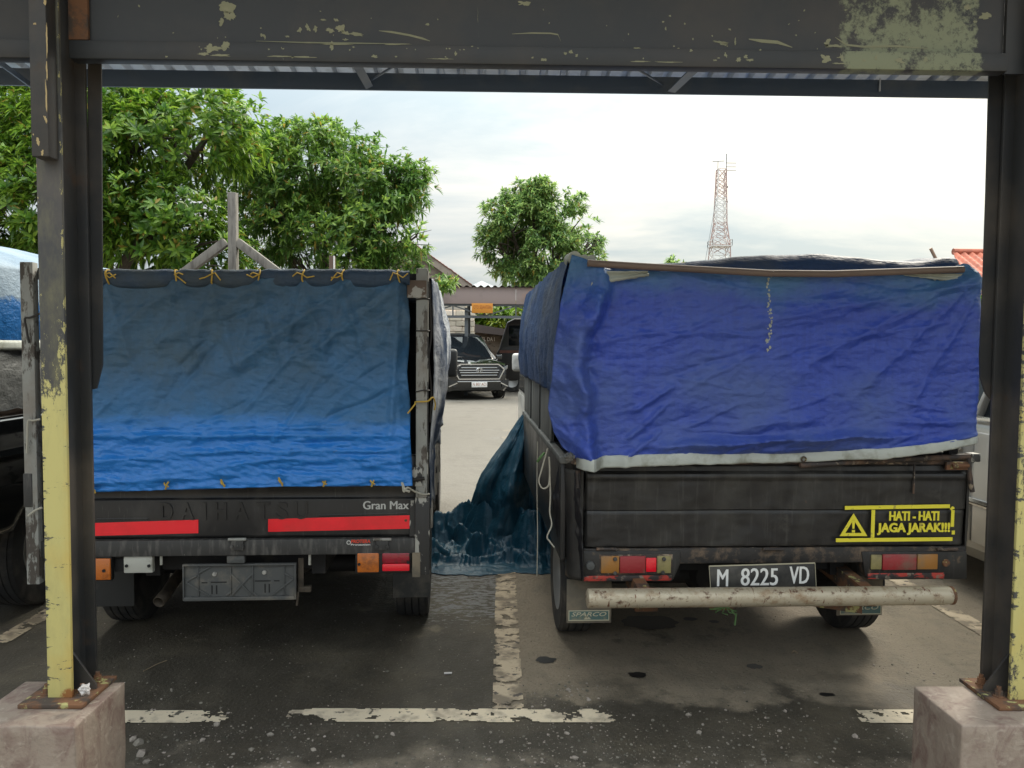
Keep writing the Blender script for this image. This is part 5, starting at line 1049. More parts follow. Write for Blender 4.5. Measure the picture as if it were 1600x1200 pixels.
# stout pole that carries the top edge
mb = MB(); mb.tube([HR(918, 411, -.10), HR(1000, 416, -.10), HR(1200, 427, -.10), HR(1300, 428, -.10), HR(1505, 421, -.10)], .0135, 14)
po = mb.build('pole', M['wood_pole']); po.location = FR.o; po.rotation_euler = (0, 0, FR.yaw); tag(po, 'brown pole laid along the top edge of the violet blue tarpaulin', 'pole')
mb = MB()
for (px, py, r_) in ((897, 401, .026), (912, 403, .018), (924, 402, .014)):
    c = HR(px, py, -.03); mb.tube([(c.x, -.05, c.z - .006), (c.x, .10, c.z + .0)], r_, 14)
fe = mb.build('rolled_mat', M['hem_canvas']); fe.location = FR.o; fe.rotation_euler = (0, 0, FR.yaw); tag(fe, 'rolled grey canvas ends poking out above the left end of the brown pole', 'canvas roll')
# load cover over the frame: left side, humped top, right side
def coverR(u, v):
    y = -.02 + 2.33 * v; zl = zb_ - .03 + (.0 if v > .25 else -.0)
    if u < .35:
        t = u / .35; zt_ = ztR + .02; z = zl + (zt_ - zl) * t; x = RX0 - .012 - .03 * math.sin(t * math.pi) - .012 * ridge(y * 4, z * 1.1, 3) - .010 * fr(y * 9, z * 6, 1) - .006 * ridge(y * 9 + z * 2, z * 2, 8) + .04 * t
        return (x, y, z)
    if u > .72:
        t = (u - .72) / .28; z = ztR + .02 - .75 * t; x = RX1 - .075 + .02 * math.sin(t * math.pi) + .010 * ridge(y * 4, z * 2, 5) - .03 * (1 - t); return (x, y, z)
    t = (u - .35) / .37; x = RX0 + .03 + (RX1 - RX0 - .13) * t
    hump = .055 * math.exp(-((t - .58) / .22) ** 2) + .05 * math.exp(-((t - .97) / .06) ** 2) - .03 * math.exp(-((t - .18) / .15) ** 2)
    z = ztR + .01 + hump * (.55 + .6 * math.sin(min(1, v * 2.2) * math.pi / 2)) + .012 * fr(x * 4, y * 4, 2); z -= .11 * max(0, 1 - v / .03) ** 1.5; return (x, y - .02 * (v > .008) * (v < .04), z)
mb = MB(); mb.grid(coverR, 150, 120)
cR = mb.build('tarpaulin', M['tarp_slate'], fix=False, ang=80); cR.location = FR.o; cR.rotation_euler = (0, 0, FR.yaw)
tag(cR, 'crinkled slate blue load cover over the top and left side of the right truck', 'tarpaulin'); solid(cR, .002, 0)
# a stick jutting up out of the load
mb = MB(); mb.tube([wR(1480, 440, 1.5), wR(1454, 388, 1.5)], .010, 8); tag(mb.build('stick', mat('pale brown stick', (0.36, 0.24, 0.17), .7)), 'slanting stick rising from the load behind the violet blue tarpaulin', 'stick')
# dark teal sheet slipped off between the trucks
apex = wR(826, 638, 2.0)
def drape(u, v):
    # silhouettes in the photo: left edge curves outwards, right edge drops straight along the truck side
    le = [(0, 824), (.2, 790), (.42, 751), (.62, 734), (.8, 725), (1, 716)]; ri = [(0, 830), (.2, 838), (.45, 848), (.7, 856), (1, 862)]
    py = 638 + (880 - 638) * v; px = lerp_pts(le, v) * (1 - u) + lerp_pts(ri, v) * u + 5 * fr(v * 4, 1, 2) * (1 - u)
    dep = 5.45 - .30 * math.sin(u * math.pi) * (.3 + .7 * v) - .10 * v
    dep += .14 * v * (ridge(u * 2.2 + v * .7, v * .9, 9) - .3) + .03 * v * ridge(u * 5 + v * 2, v * 2, 5) + .03 * math.sin(v * 9 + 4 * fr(u * 2, v * 2, 6)) * v + .03 * v * math.sin(u * 13 + 1.5 * math.sin(v * 2.5) + 3 * fr(u, v * 1.5, 4)) + .05 * fr(u * 3, v * 2, 1) + .012 * v * ridge(u * 5, v * 1.5, 2)
    p = at(px, py, dep); return (p.x, p.y, max(.01, p.z))
mb = MB(); mb.grid(drape, 90, 70)
te = empty('tarpaulin', (0, 5, 0), 0, 'dark teal tarpaulin slid off the right truck and heaped on the ground between the trucks', 'tarpaulin')
solid(shift(mb, (0, 5, 0)).build('draped_sheet', M['tarp_teal'], te, fix=False, ang=80), .003, 0)
HF = [([(-.56, 5.36), (-.30, 5.42), (-.02, 5.32), (.18, 5.16), (.5, 5.1)], .26, .17), ([(-.50, 5.10), (-.30, 5.20), (-.12, 5.22), (.10, 5.14), (.5, 5.02)], .16, .11),
      ([(-.42, 4.98), (-.18, 4.99), (.0, 5.06), (.30, 4.95), (.52, 4.97)], .10, .08), ([(-.1, 5.2), (.06, 5.06), (.14, 4.94)], .12, .06), ([(-.44, 5.16), (-.34, 5.04), (-.18, 5.0)], .09, .05), ([(.16, 5.12), (.26, 5.0), (.44, 4.93)], .11, .07), ([(-.4, 5.4), (-.22, 5.24), (-.05, 5.16)], .20, .07), ([(-.52, 5.5), (.0, 5.55), (.5, 5.4)], .22, .18)]
def seg_d(px, py, pts):
    b = 9.0
    for k in range(len(pts) - 1):
        (x0, y0), (x1, y1) = pts[k], pts[k + 1]; dx_, dy_ = x1 - x0, y1 - y0; t = max(0, min(1, ((px - x0) * dx_ + (py - y0) * dy_) / (dx_ * dx_ + dy_ * dy_))); b = min(b, math.hypot(px - x0 - t * dx_, py - y0 - t * dy_))
    return b
def heap(u, v):
    x = -.58 + 1.12 * u; y = 4.80 + .92 * v; wx = x + .05 * fr(x * 4, y * 4, 11) + .015 * fr(x * 13, y * 13, 1); wy = y + .06 * fr(x * 4, y * 4, 5) + .015 * fr(x * 13, y * 13, 9)
    z = .0; tot = 0.0
    for pts, h, w_ in HF:
        q = max(0.0, 1 - seg_d(wx, wy, pts) / w_); q = q ** 1.15; hh = 1.3 * h * q * (1 + .35 * fr(x * 4, y * 4, h * 90)); tot += math.exp(28 * hh)
    z = math.log(tot) / 28 - .074
    z += .014 * ridge(x * 5 + y * 2, y * 7, 7) + .006 * ridge(x * 12, y * 14, 3)
    e = max(0.0, min(1.0, min(u * 9, (1 - u) * 6, v * 9, (1 - v) * 8)))
    return (x + .02 * fr(x * 5, y * 5, 8), y + (.10 * fr(x * 2.6, 2, 2) + .04 * fr(x * 9, 1, 2)) * (1 - v), max(.006 + .004 * fr(x * 8, y * 8, 1), z) * e + .003)
mb = MB(); mb.grid(heap, 170, 140); solid(shift(mb, (0, 5, 0)).build('heaped_sheet', M['tarp_teal'], te, fix=False, ang=80), .003, 1)
# black plastic hanging over the left rear corner, and strings
def flapR(u, v):
    le = [(0, 872), (.3, 862), (.6, 868), (1, 884)]; ri = [(0, 905), (.5, 909), (1, 911)]; py = 738 + (905 - 738) * v - 10 * (1 - u)
    px = lerp_pts(le, v) * (1 - u) + lerp_pts(ri, v) * u; p = HR(px, py, -.01 + .16 * (1 - u)); return (p.x, p.y - .012 - .006 * ridge(u * 3, v * 7, 2) - .006 * fr(u * 6, v * 9, 1), p.z)
mb = MB(); mb.grid(flapR, 30, 50); fl_ = mb.build('plastic_sheet', mat('black plastic film', (0.014, 0.014, 0.016), 0.3, bump=[(22, .4, .01, (1, 1, .6))]), fix=False, ang=80); fl_.location = FR.o; fl_.rotation_euler = (0, 0, FR.yaw); solid(fl_, .002, 0)
tag(fl_, 'shiny black plastic sheet wrapped round the left rear corner of the right truck', 'plastic sheet')
tag(cord([wR(856, 700, .1), wR(846, 735, .1), wR(842, 752, .1), wR(848, 763, .1), wR(857, 758, .1), wR(859, 735, .1), wR(858, 715, .1), wR(860, 770, .1), wR(859, 800, .1), wR(862, 820, .1), wR(855, 838, .1), wR(859, 846, .1), wR(866, 855, .1)], .0032, 'cord_pale', 'string'), 'looped pale string hanging at the left side of the right truck', 'string')
tag(cord([wR(840, 690, .3), wR(839, 760, .3), wR(840, 830, .3), wR(839, 900, .3)], .0022, 'cord_pale', 'string'), 'long straight pale thread hanging in front of the dark teal tarpaulin', 'string')
tag(cord([wR(850, 708, .12), wR(845, 714, .1), wR(840, 721, .12)], .006, 'cord_green', 'string'), 'short bright green string on the side rail of the right truck', 'string')

# ------------------------------------------------------------------ cars
def loft(mb, st):
    """st: list of (y, [(x, z) half section from bottom centre to top centre])"""
    n = len(st[0][1]); vs = []
    for y, pr in st: vs += [(x, y, z) for x, z in pr] + [(-x, y, z) for x, z in reversed(pr)]
    k = 2 * n; fs = [(i * k + j, i * k + (j + 1) % k, (i + 1) * k + (j + 1) % k, (i + 1) * k + j) for i in range(len(st) - 1) for j in range(k)]
    fs += [tuple(range(k)), tuple((len(st) - 1) * k + j for j in range(k - 1, -1, -1))]; return mb.add(vs, fs)
def body_sec(wd, z0, zs, zt_): return [(0, z0), (wd * .9, z0), (wd * .98, z0 + .08), (wd, z0 + (zs - z0) * .55), (wd * .985, zs - .06), (wd * .94, zs), (wd * .6, zt_ - .005), (0, zt_)]
def glass_sec(w0, z0, w1, z1): return [(0, z0), (w0 * .9, z0), (w0, z0 + .005), (w0 * .99, z0 + .02), (w0 + (w1 - w0) * .85, z1 - .05), (w1 * .93, z1 - .012), (w1 * .5, z1), (0, z1)]
def car(name, loc, rz, paint, label, length=4.7, wd=.915, H=1.78, front=True):
    """front at y=0, tail towards +y"""
    root = empty(name, loc, rz, label, 'car'); L_ = length
    st = [(0.02, body_sec(wd * .70, .34, .78, .82)), (.06, body_sec(wd * .84, .26, .88, .92)), (.22, body_sec(wd * .95, .22, .95, 1.0)), (.6, body_sec(wd, .22, 1.0, 1.08)), (1.15, body_sec(wd, .22, 1.03, 1.12)), (2.2, body_sec(wd, .22, 1.04, 1.1)), (L_ - .7, body_sec(wd, .24, 1.06, 1.1)), (L_ - .15, body_sec(wd * .97, .28, 1.05, 1.08)), (L_, body_sec(wd * .86, .36, 1.0, 1.02))]
    mb = MB(); loft(mb, st); mb.build('body', paint, root, ang=32)
    g_ = [(1.02, glass_sec(wd * .86, 1.06, wd * .8, 1.12)), (1.75, glass_sec(wd * .93, 1.06, wd * .72, H - .10)), (2.1, glass_sec(wd * .94, 1.06, wd * .72, H - .02)), (3.2, glass_sec(wd * .94, 1.06, wd * .72, H)), (L_ - .55, glass_sec(wd * .93, 1.06, wd * .72, H - .06)), (L_ - .12, glass_sec(wd * .88, 1.06, wd * .70, 1.14))]
    mb = MB(); loft(mb, g_); mb.build('greenhouse', M['glass'], root, ang=32)
    rf = [(1.9, [(0, H - .05), (wd * .68, H - .07), (wd * .70, H - .055), (wd * .5, H - .0), (0, H + .012)]), (3.2, [(0, H - .05), (wd * .72, H - .06), (wd * .735, H - .04), (wd * .5, H + .012), (0, H + .024)]), (L_ - .5, [(0, H - .1), (wd * .70, H - .1), (wd * .72, H - .09), (wd * .5, H - .04), (0, H - .03)])]
    mb = MB(); loft(mb, rf); mb.build('roof', paint, root, ang=32)
    for s in (-1, 1):
        for (y0, z0, y1, z1, w0, w1) in ((1.06, 1.07, 1.95, H - .07, wd * .90, wd * .715), (2.35, 1.07, 2.38, H - .05, wd * .95, wd * .73), (3.4, 1.07, 3.42, H - .05, wd * .95, wd * .73)):
            MB().beam((s * w0, y0, z0), (s * w1, y1, z1), .03, .06, (s, 0, .3)).build('pillar', paint if z0 else paint, root, bev=.006)
        MB().bx(min(s * wd * .985, s * wd * .955), max(s * wd * .985, s * wd * .955), 1.1, L_ - .3, 1.045, 1.07).build('belt_trim', M['chrome'], root, bev=.004)
        MB().bx(min(s * (wd + .012), s * (wd - .01)), max(s * (wd + .012), s * (wd - .01)), 1.2, L_ - 1.2, .56, .60).build('side_moulding', M['chrome'], root, bev=.005)
        for y0, y1 in ((1.25, 2.36), (2.38, 3.40)):
            d = MB().bx(min(s * (wd + .003), s * (wd - .02)), max(s * (wd + .003), s * (wd - .02)), y0, y1, .34, .98).build('door', paint, root, bev=.012)
            MB().bx(min(s * (wd + .004), s * (wd + .03)), max(s * (wd + .004), s * (wd + .03)), y1 - .28, y1 - .08, .86, .89).build('handle', M['chrome'], d, bev=.006)
        MB().bx(min(s * (wd + .02), s * (wd + .20)), max(s * (wd + .02), s * (wd + .20)), 1.28, 1.38, 1.05, 1.19).build('wing_mirror', paint, root, bev=.03, seg=3)
        for y in (.85, L_ - .95):
            wheel(root, s * (wd - .09), y, .335, .2, s)
            MB().lathe([(.36, -.012), (.40, -.012), (.40, .012), (.36, .012)], 28, Matrix.Translation((s * (wd - .005), y, .335)) @ Matrix.Rotation(math.pi / 2, 4, 'Y')).build('wheel_arch', M['trim'], root)
    return root
suv_c = at(748, 625, 20.0)
suv = car('parked_car', (suv_c.x, 20.3, 0), R(20), M['car_black'], 'glossy black SUV with chrome grille parked across the yard facing the camera')
# face of the SUV
mb = MB(); mb.prism([(-.52, .03, .60), (.52, .03, .60), (.62, .03, .82), (.50, .03, .93), (-.50, .03, .93), (-.62, .03, .82)], (0, -.03, 0)); gri = mb.build('grille', M['trim'], suv, bev=.01)
for z, wv in ((.66, .50), (.73, .53), (.79, .56), (.86, .50)): MB().bx(-wv, wv, -.015, -.002, z - .011, z + .011).build('grille_bar', M['chrome'], gri, bev=.004)
mb = MB()
for (p, q) in (((-.56, .56), (-.70, .82)), ((.56, .56), (.70, .82)), ((-.70, .82), (-.54, .95)), ((.70, .82), (.54, .95)), ((-.54, .95), (.54, .95)), ((-.56, .56), (.56, .56))): mb.beam((p[0], -.004, p[1]), (q[0], -.004, q[1]), .03, .028)
mb.build('grille_surround', M['chrome'], gri)
mb = MB()
for rx_, rz_, dz_ in ((.085, .058, 0), (.035, .058, 0), (.062, .026, .026)):
    mb.tube([(rx_ * math.cos(t * math.pi / 12), -.02, .795 + dz_ + rz_ * math.sin(t * math.pi / 12)) for t in range(25)], .008, 6, cap=False)
mb.build('emblem', M['chrome'], suv)
for s in (-1, 1):
    MB().prism([(s * .62, .02, .84), (s * .86, .16, .93), (s * .87, .2, .84), (s * .70, .03, .74)], (0, -.02, 0)).build('headlight', M['headlight'], suv, bev=.008)
    mb = MB(); mb.beam((s * .60, .0, .46), (s * .82, .05, .36), .03, .03); mb.build('fog_trim', M['chrome'], suv)
    MB().prism([(s * .60, .01, .50), (s * .85, .06, .56), (s * .85, .06, .36), (s * .66, .01, .34)], (0, -.012, 0)).build('fog_light', M['trim'], suv)
MB().bx(-.60, .60, -.012, .03, .48, .505).build('bumper_trim', M['chrome'], suv, bev=.005)
npl = MB().bx(-.215, .215, -.03, -.016, .345, .48).build('number_plate', M['plate_white'], suv, bev=.003)
mb = MB(); text(mb, 'N 807 ACI', -.185, .185, .385, .462, -.0305, ex=.0005, bold=.0); mb.build('lettering', M['sign_brown'], npl)
# silver car at the right, nose to the yard
sv = car('parked_car', (3.60, 8.35, 0), R(180 + 1), M['car_silver'], 'champagne silver car standing right of the right truck, glimpsed beside the right column', 4.6, .90, 1.66)
sv.location = (3.58, 6.75, 0)
# dark minibus behind the SUV
mbx = at(815, 612, 24.0)
van = empty('minibus', (mbx.x + .30, 24.0, 0), 0, 'dark old minibus with large side windows parked behind the black SUV', 'minibus')
pr = [(-1.05, .35), (1.6, .35), (1.66, .9), (1.62, 1.5), (1.5, 2.2), (1.35, 2.3), (-.55, 2.3), (-.78, 2.18), (-1.02, 1.35), (-1.1, 1.2)]
MB().prism([(x, 0, z) for x, z in pr], (0, 1.7, 0)).build('body', mat('dull dark van paint', (0.020, 0.018, 0.018), 0.35, coat=.3), van, bev=.06, seg=3)
for x0, x1 in ((-.72, -.12), (.0, .62), (.74, 1.4)):
    wv = MB().bx(x0, x1, -.012, -.001, 1.45, 2.08).build('window', M['glass'], van, bev=.004)
    mb = MB(); t = .03
    for q in ((x0 - t, x1 + t, 2.08, 2.08 + t), (x0 - t, x1 + t, 1.45 - t, 1.45), (x0 - t, x0, 1.45, 2.08), (x1, x1 + t, 1.45, 2.08)): mb.bx(q[0], q[1], -.016, -.001, q[2], q[3])
    mb.build('frame', mat('van window rubber', (0.045, 0.04, 0.04), .6), wv)
MB().bx(-1.0, 1.6, -.010, -.001, 1.22, 1.30).build('stripe', M['tile_brown'], van)
for x in (-.6, 1.15):
    mm = Matrix.Translation((x, .1, .33)) @ Matrix.Rotation(math.pi / 2, 4, 'X'); MB().lathe([(.19, -.09), (.30, -.1), (.33, -.07), (.33, .07), (.30, .1), (.19, .09)], 28, mm).build('tyre', M['rubber'], van)
    MB().lathe([(0, .05), (.1, .06), (.19, .09), (.19, -.05), (0, -.05)], 20, mm, closed=False).build('rim', M['alloy'], van)

# black pickup at the far left, only its side shows
xs = -2.46
FB = Frame(xs, 3.2, 0)
tb = empty('pickup_truck', (xs, 3.2, 0), 0, 'glossy black pickup under a pale tarpaulin at the left edge', 'pickup truck', 'trucks parked tail first under the carport')
mb = MB()
def sideB(u, v):
    y = 3.1 * u; prof = [(0, .50), (.06, .56), (.4, .72), (.8, .95), (.93, 1.03), (1, 1.06)]
    z = lerp_pts(prof, v); x = -.03 + .03 * math.sin(v * math.pi * .8) + (.012 if .66 < v < .72 else 0); wy = abs(y - 1.05)
    if wy < .42: z = max(z, .30 + math.sqrt(max(0, .42 ** 2 - wy ** 2)))
    return (x, y, z)
mb.grid(sideB, 70, 30); sbx = mb.build('bed_side', M['car_black'], tb, fix=False, ang=50); solid(sbx, .03, 1)
MB().bx(-1.7, -.035, .02, .06, .5, 1.05).build('tailgate', M['car_black'], tb, bev=.01); MB().bx(-1.7, -.06, .07, 3.0, .48, .54).build('bed_floor', M['chassis'], tb)
MB().bx(-1.74, -1.70, 0, 3.1, .5, 1.06).build('bed_side', M['car_black'], tb, bev=.01)
MB().bx(-.07, -.005, .0, 3.1, 1.055, 1.075).build('side_rail', M['chrome'], tb, bev=.006)
MB().bx(-.10, -.075, .05, 3.05, 1.02, 1.12).build('load_plank', M['wood_brown'], tb, bev=.004)
for x, sd in ((-.15, 1), (-1.6, -1)):
    for y in (1.05, 3.9): wheel(tb, x, y, .33, .2, sd)
cab(tb, -1.72, -.02, 3.15, 5.3, .4, 1.12, 1.70, M['car_black'])
mb = MB()
def shB(u, v):
    y = .02 + 3.0 * u; z = 1.10 + .36 * v; return (-.055 + .012 * fr(y * 4, z * 5, 2) + .006 * ridge(y * 5, z * 7, 2), y, z + .02 * fr(y * 6, 1, 1) * (v < .05))
mb.grid(shB, 90, 24); gs = mb.build('plastic_sheet', M['tarp_grey'], fix=False, ang=80); gs.location = (xs, 3.2, 0); solid(gs, .002, 0); tag(gs, 'grey plastic sheet below the pale tarpaulin at the left edge', 'plastic sheet')
def shC(u, v):
    y = .0 + 3.05 * v
    if u < .5:
        t = u / .5; z = 1.43 + (1.83 + .012 * fr(y * 2, 1, 1) - 1.43) * t; pull = .012 * math.sin((y * 14 + (1 - t) * 3)) * (1 - t)
        return (-.045 + .02 * math.sin(t * math.pi) + pull * .6 + .005 * fr(y * 9, z * 4, 3), y, z)
    t = (u - .5) / .5; return (-.05 - 1.65 * t, y, 1.83 + .22 * math.sin(t * math.pi) + .012 * fr(y * 2, t * 3, 1))
mb = MB(); mb.grid(shC, 70, 120); ps = mb.build('tarpaulin', M['tarp_sky'], fix=False, ang=80); ps.location = (xs, 3.2, 0); solid(ps, .002, 0)
tag(ps, 'pale sky blue tarpaulin with pleated sides over the far left pickup', 'tarpaulin')
def hemB(u, v): y = .0 + 3.05 * u; return (-.035 + .006 * fr(y * 5, v, 2), y, 1.455 - .05 * v)
mb = MB(); mb.grid(hemB, 60, 4); solid(mb.build('hem', M['hem'], ps, fix=False), .002, 0)

# ------------------------------------------------------------------ across the yard
YF = 22.0
oc = empty('carport', (0, YF, 0), 0, 'far carport with grey brown fascia and open truss across the yard', 'carport')
OC = (0, YF, 0)
def op(mb, name, m, par=oc, **kw): return shift(mb, OC).build(name, m, par, **kw)
zf1, zf0 = at(760, 449, YF).z, at(760, 475, YF).z
for k in range(9):
    x0 = -14 + k * 2.4; op(MB().bx(x0, x0 + 2.392, YF - .03, YF, zf0, zf1), 'fascia_board', M['fascia'], bev=.003)
zc0 = at(760, 497, YF).z
op(MB().bx(-14, 7.6, YF + .02, YF + .10, zc0, zc0 + .07), 'truss_chord', M['truss']); op(MB().bx(-14, 7.6, YF + .02, YF + .10, zf0 - .06, zf0 + .02), 'truss_chord', M['truss'])
x = -14.0; k = 0
while x < 7.4:
    op(MB().beam((x, YF + .06, zc0 + .07), (x, YF + .06, zf0 - .06), .04, .04), 'truss_web', M['truss'])
    a, b = (zc0 + .07, zf0 - .06) if k % 2 else (zf0 - .06, zc0 + .07); op(MB().beam((x + .04, YF + .06, a), (x + .86, YF + .06, b), .035, .035), 'truss_web', M['truss']); x += .9; k += 1
def roofF(u, v):
    x = -14 + 21.6 * u; return (x, YF - .12 + 2.0 * v, zf1 + .02 + .06 * v + .03 * math.cos(x * 2 * math.pi / .2))
mb = MB(); n_ = 700; mb.grid(roofF, n_, 3); solid(op(mb, 'roof_sheet', M['roof_dark'], fix=False, smooth=True), .006, 0)
for px in (728, 560, 420, 900, 1080):
    p = at(px, 600, YF + .06); op(MB().bx(p.x - .05, p.x + .05, YF + .11, YF + .21, 0, zc0 + .3), 'post', M['truss'])
for px in (728, 560, 900):
    p = at(px, 600, YF + .06); op(MB().bx(p.x - .05, p.x + .05, YF + 1.7, YF + 1.8, 0, zf1 - .02), 'post', M['truss'])
a, b = at(737, 489, YF - .05), at(770, 474, YF - .05)
sg = MB().bx(a.x, b.x, YF - .06, YF - .035, a.z, b.z).build('sign', M['sign_orange'], bev=.004); tag(sg, 'small orange sign hung under the fascia of the far carport', 'sign')
mb = MB(); dx_ = b.x - a.x; dz_ = b.z - a.z; text(mb, 'OTO SEJAHTERA', a.x + dx_ * .08, b.x - dx_ * .05, a.z + dz_ * .32, a.z + dz_ * .78, YF - .0605, ex=.001, bold=.01); mb.build('lettering', M['sign_brown'], sg)
# pale block wall behind the SUV: every block a part
YW = 25.0
bw = empty('block_wall', (0, YW, 0), 0, 'pale limestone block wall standing behind the black SUV', 'wall')
x1w = at(741, 600, YW).x; x0w = x1w - 2.6; ztw = at(720, 484, YW).z
shift(MB().bx(x0w, x1w - .015, YW + .02, YW + .2, 0, ztw), (0, YW, 0)).build('mortar_bed', M['mortar'], bw)
bm0 = None; cz = .0; row = 0; random.seed(9)
while cz < ztw - .1:
    x = x0w - (.2 if row % 2 else 0)
    while x < x1w - .05:
        xa = max(x, x0w); xb = min(x + .385, x1w)
        if xb - xa > .08:
            if bm0 is None:
                bm0 = MB().bx(0, 1, 0, .1, 0, .155).build('brick', M['brick'], bw, bev=.008, seg=1); o_ = bm0
            else: o_ = copy_of(bm0)
            o_.location = (xa, -.03 + random.uniform(-.012, .012), cz + .005); o_.scale = (xb - xa, 1, 1)
        x += .40
    cz += .172; row += 1
# lean-to with a stone wall
YS = 27.0
sh = empty('shed', (0, YS, 0), 0, 'low dark lean-to shed with stone wall behind the minibus', 'shed')
a, b = at(741, 600, YS), at(860, 600, YS)
shift(MB().bx(a.x, b.x, YS + .1, YS + .3, 0, at(760, 520, YS).z), (0, YS, 0)).build('wall', M['dark_stone'], sh)
p = [at(738, 506, YS), at(870, 527, YS), at(870, 533, YS), at(738, 519, YS)]; shift(MB().prism([(q.x, YS - .3, q.z) for q in p], (0, 2.5, 0)), (0, YS, 0)).build('roof', M['roof_dark'], sh)
mb = MB(); a, b = at(750, 533, YS + .09), at(773, 527, YS + .09); text(mb, 'SEL DA I', a.x, b.x, a.z, b.z, YS + .095, ex=.002, bold=.02); shift(mb, (0, YS, 0)).build('lettering', M['white_print'], sh)
# gable house behind
YH = 30.0
hs = empty('house', (0, YH, 0), 0, 'old gabled house with brown tiled roof rising behind the far carport', 'house')
rg = at(634, 376, YH); ev = at(738, 450, YH); xl_ = 2 * rg.x - ev.x
hp = lambda mb, n, m, **kw: shift(mb, (0, YH, 0)).build(n, m, hs, **kw)
hp(MB().prism([(xl_ + .3, YH + .3, 0), (ev.x - .3, YH + .3, 0), (ev.x - .3, YH + .3, ev.z), (rg.x, YH + .3, rg.z - .15), (xl_ + .3, YH + .3, ev.z)], (0, 7, 0)), 'wall', M['wall_cream'])
for s, xe in ((1, ev.x), (-1, xl_)):
    def rfn(u, v, xe=xe):
        x = rg.x + (xe - rg.x) * v; z = rg.z + (ev.z - rg.z) * v; return (x, YH - .12 + 7.4 * u, z + .09 + .02 * math.sin(u * 7.4 / .24 * 2 * math.pi) + .025 * ((v * 22) % 1))
    mb = MB(); mb.grid(rfn, 180, 45); solid(hp(mb, 'roof', M['tile_brown'], fix=False), .03, 0)
    hp(MB().beam((rg.x, YH - .06, rg.z - .05), (xe, YH - .06, ev.z - .05), .05, .28, (0, 0, 1)), 'barge_board', M['barge'])
for k in range(5):
    z = ev.z + .1 + k * .22; xr = ev.x - (z - ev.z) / (rg.z - ev.z) * (ev.x - rg.x) - .35; hp(MB().bx(2 * rg.x - xr, xr, YH + .26, YH + .295, z, z + .19), 'gable_plank', M['barge'])
# pale far roof
YP = 60.0
fh = empty('house', (at(752, 440, YP).x, YP, 0), 0, 'far pale grey hipped roof between the gabled house and the middle tree', 'house')
ap = at(752, 436, YP); e0 = at(725, 452, YP); e1 = at(782, 452, YP); cx = ap.x
def fp(mb, n, m): return shift(mb, (cx, YP, 0)).build(n, m, fh)
fp(MB().add([(e0.x, YP, e0.z), (e1.x, YP, e1.z), (e1.x, YP + 3, e1.z), (e0.x, YP + 3, e0.z), (cx, YP + 1.5, ap.z)], [(0, 1, 4), (1, 2, 4), (2, 3, 4), (3, 0, 4), (0, 3, 2, 1)]), 'roof', M['roof_grey'])
fp(MB().bx(e0.x + .2, e1.x - .2, YP + .2, YP + 2.8, 0, e0.z - .01), 'wall', M['wall_cream'])
# red tiled house at the right
YT = 20.0
rh = empty('house', (at(1560, 420, YT).x, YT, 0), 0, 'red tiled house roof showing beside the right column', 'house')
tl0 = at(1513, 405, YT); tt = at(1560, 388, YT); tb0 = at(1520, 445, YT)
ox = at(1560, 420, YT).x
def rp(mb, n, m, **kw): return shift(mb, (ox, YT, 0)).build(n, m, rh, **kw)
def rt(u, v):
    x0 = at(1524, 400, YT).x - .75 * v; x = x0 + 9 * u; z = tt.z - (tt.z - tb0.z + .35) * v + .02 * ((v * 14) % 1); y = YT + 2.2 * (1 - v) - 1.2
    return (x, y, z + .035 * math.sin(x * 2 * math.pi / .22))
mb = MB(); mb.grid(rt, 420, 57); solid(rp(mb, 'roof', M['tile_red'], fix=False), .02, 0)
rp(MB().tube([(at(1524, 400, YT).x, YT + 1.0, tt.z + .03), (tl0.x + 9, YT + 1.0, tt.z + .03)], .09, 8), 'ridge', M['tile_red'])
rp(MB().bx(tl0.x - .3, tl0.x + 8.3, YT - .6, YT + 4, 0, tb0.z - .1), 'wall', M['wall_cream'])
# bare timber gable frame and a post behind the left truck
YG = 9.2
gf = empty('timber_frame', (at(362, 500, YG).x, YG, 0), 0, 'weathered king post with two slanting rafters standing behind the left truck', 'timber frame')
gx = at(362, 500, YG).x
def gp_(mb, n): return shift(mb, (gx, YG, 0)).build(n, M['wood_grey'], gf, bev=.006)
a, b = at(355, 300, YG), at(368, 300, YG); gp_(MB().bx(a.x, b.x, YG, YG + .1, 0, a.z), 'post')
for p, q in (((353, 378), (290, 425)), ((371, 378), (440, 430))):
    A, B = at(*p, YG + .05), at(*q, YG + .05); d = B - A; B = A + d * 1.8; gp_(MB().beam(A, B, .09, .10), 'rafter'); gp_(MB().bx(B.x - .05, B.x + .05, YG, YG + .1, 0, B.z - .07), 'post')
a, b = at(505, 395, YG), at(514, 395, YG)
pp = MB().bx(a.x, b.x, YG + .3, YG + .36, 0, a.z).build('post', M['wood_brown'], bev=.004); tag(pp, 'thin dark post with pale edge standing behind the left truck', 'post')
MB().bx(b.x - .012, b.x + .003, YG + .29, YG + .2995, 0, a.z).build('edge_strip', M['plate_white'], pp)

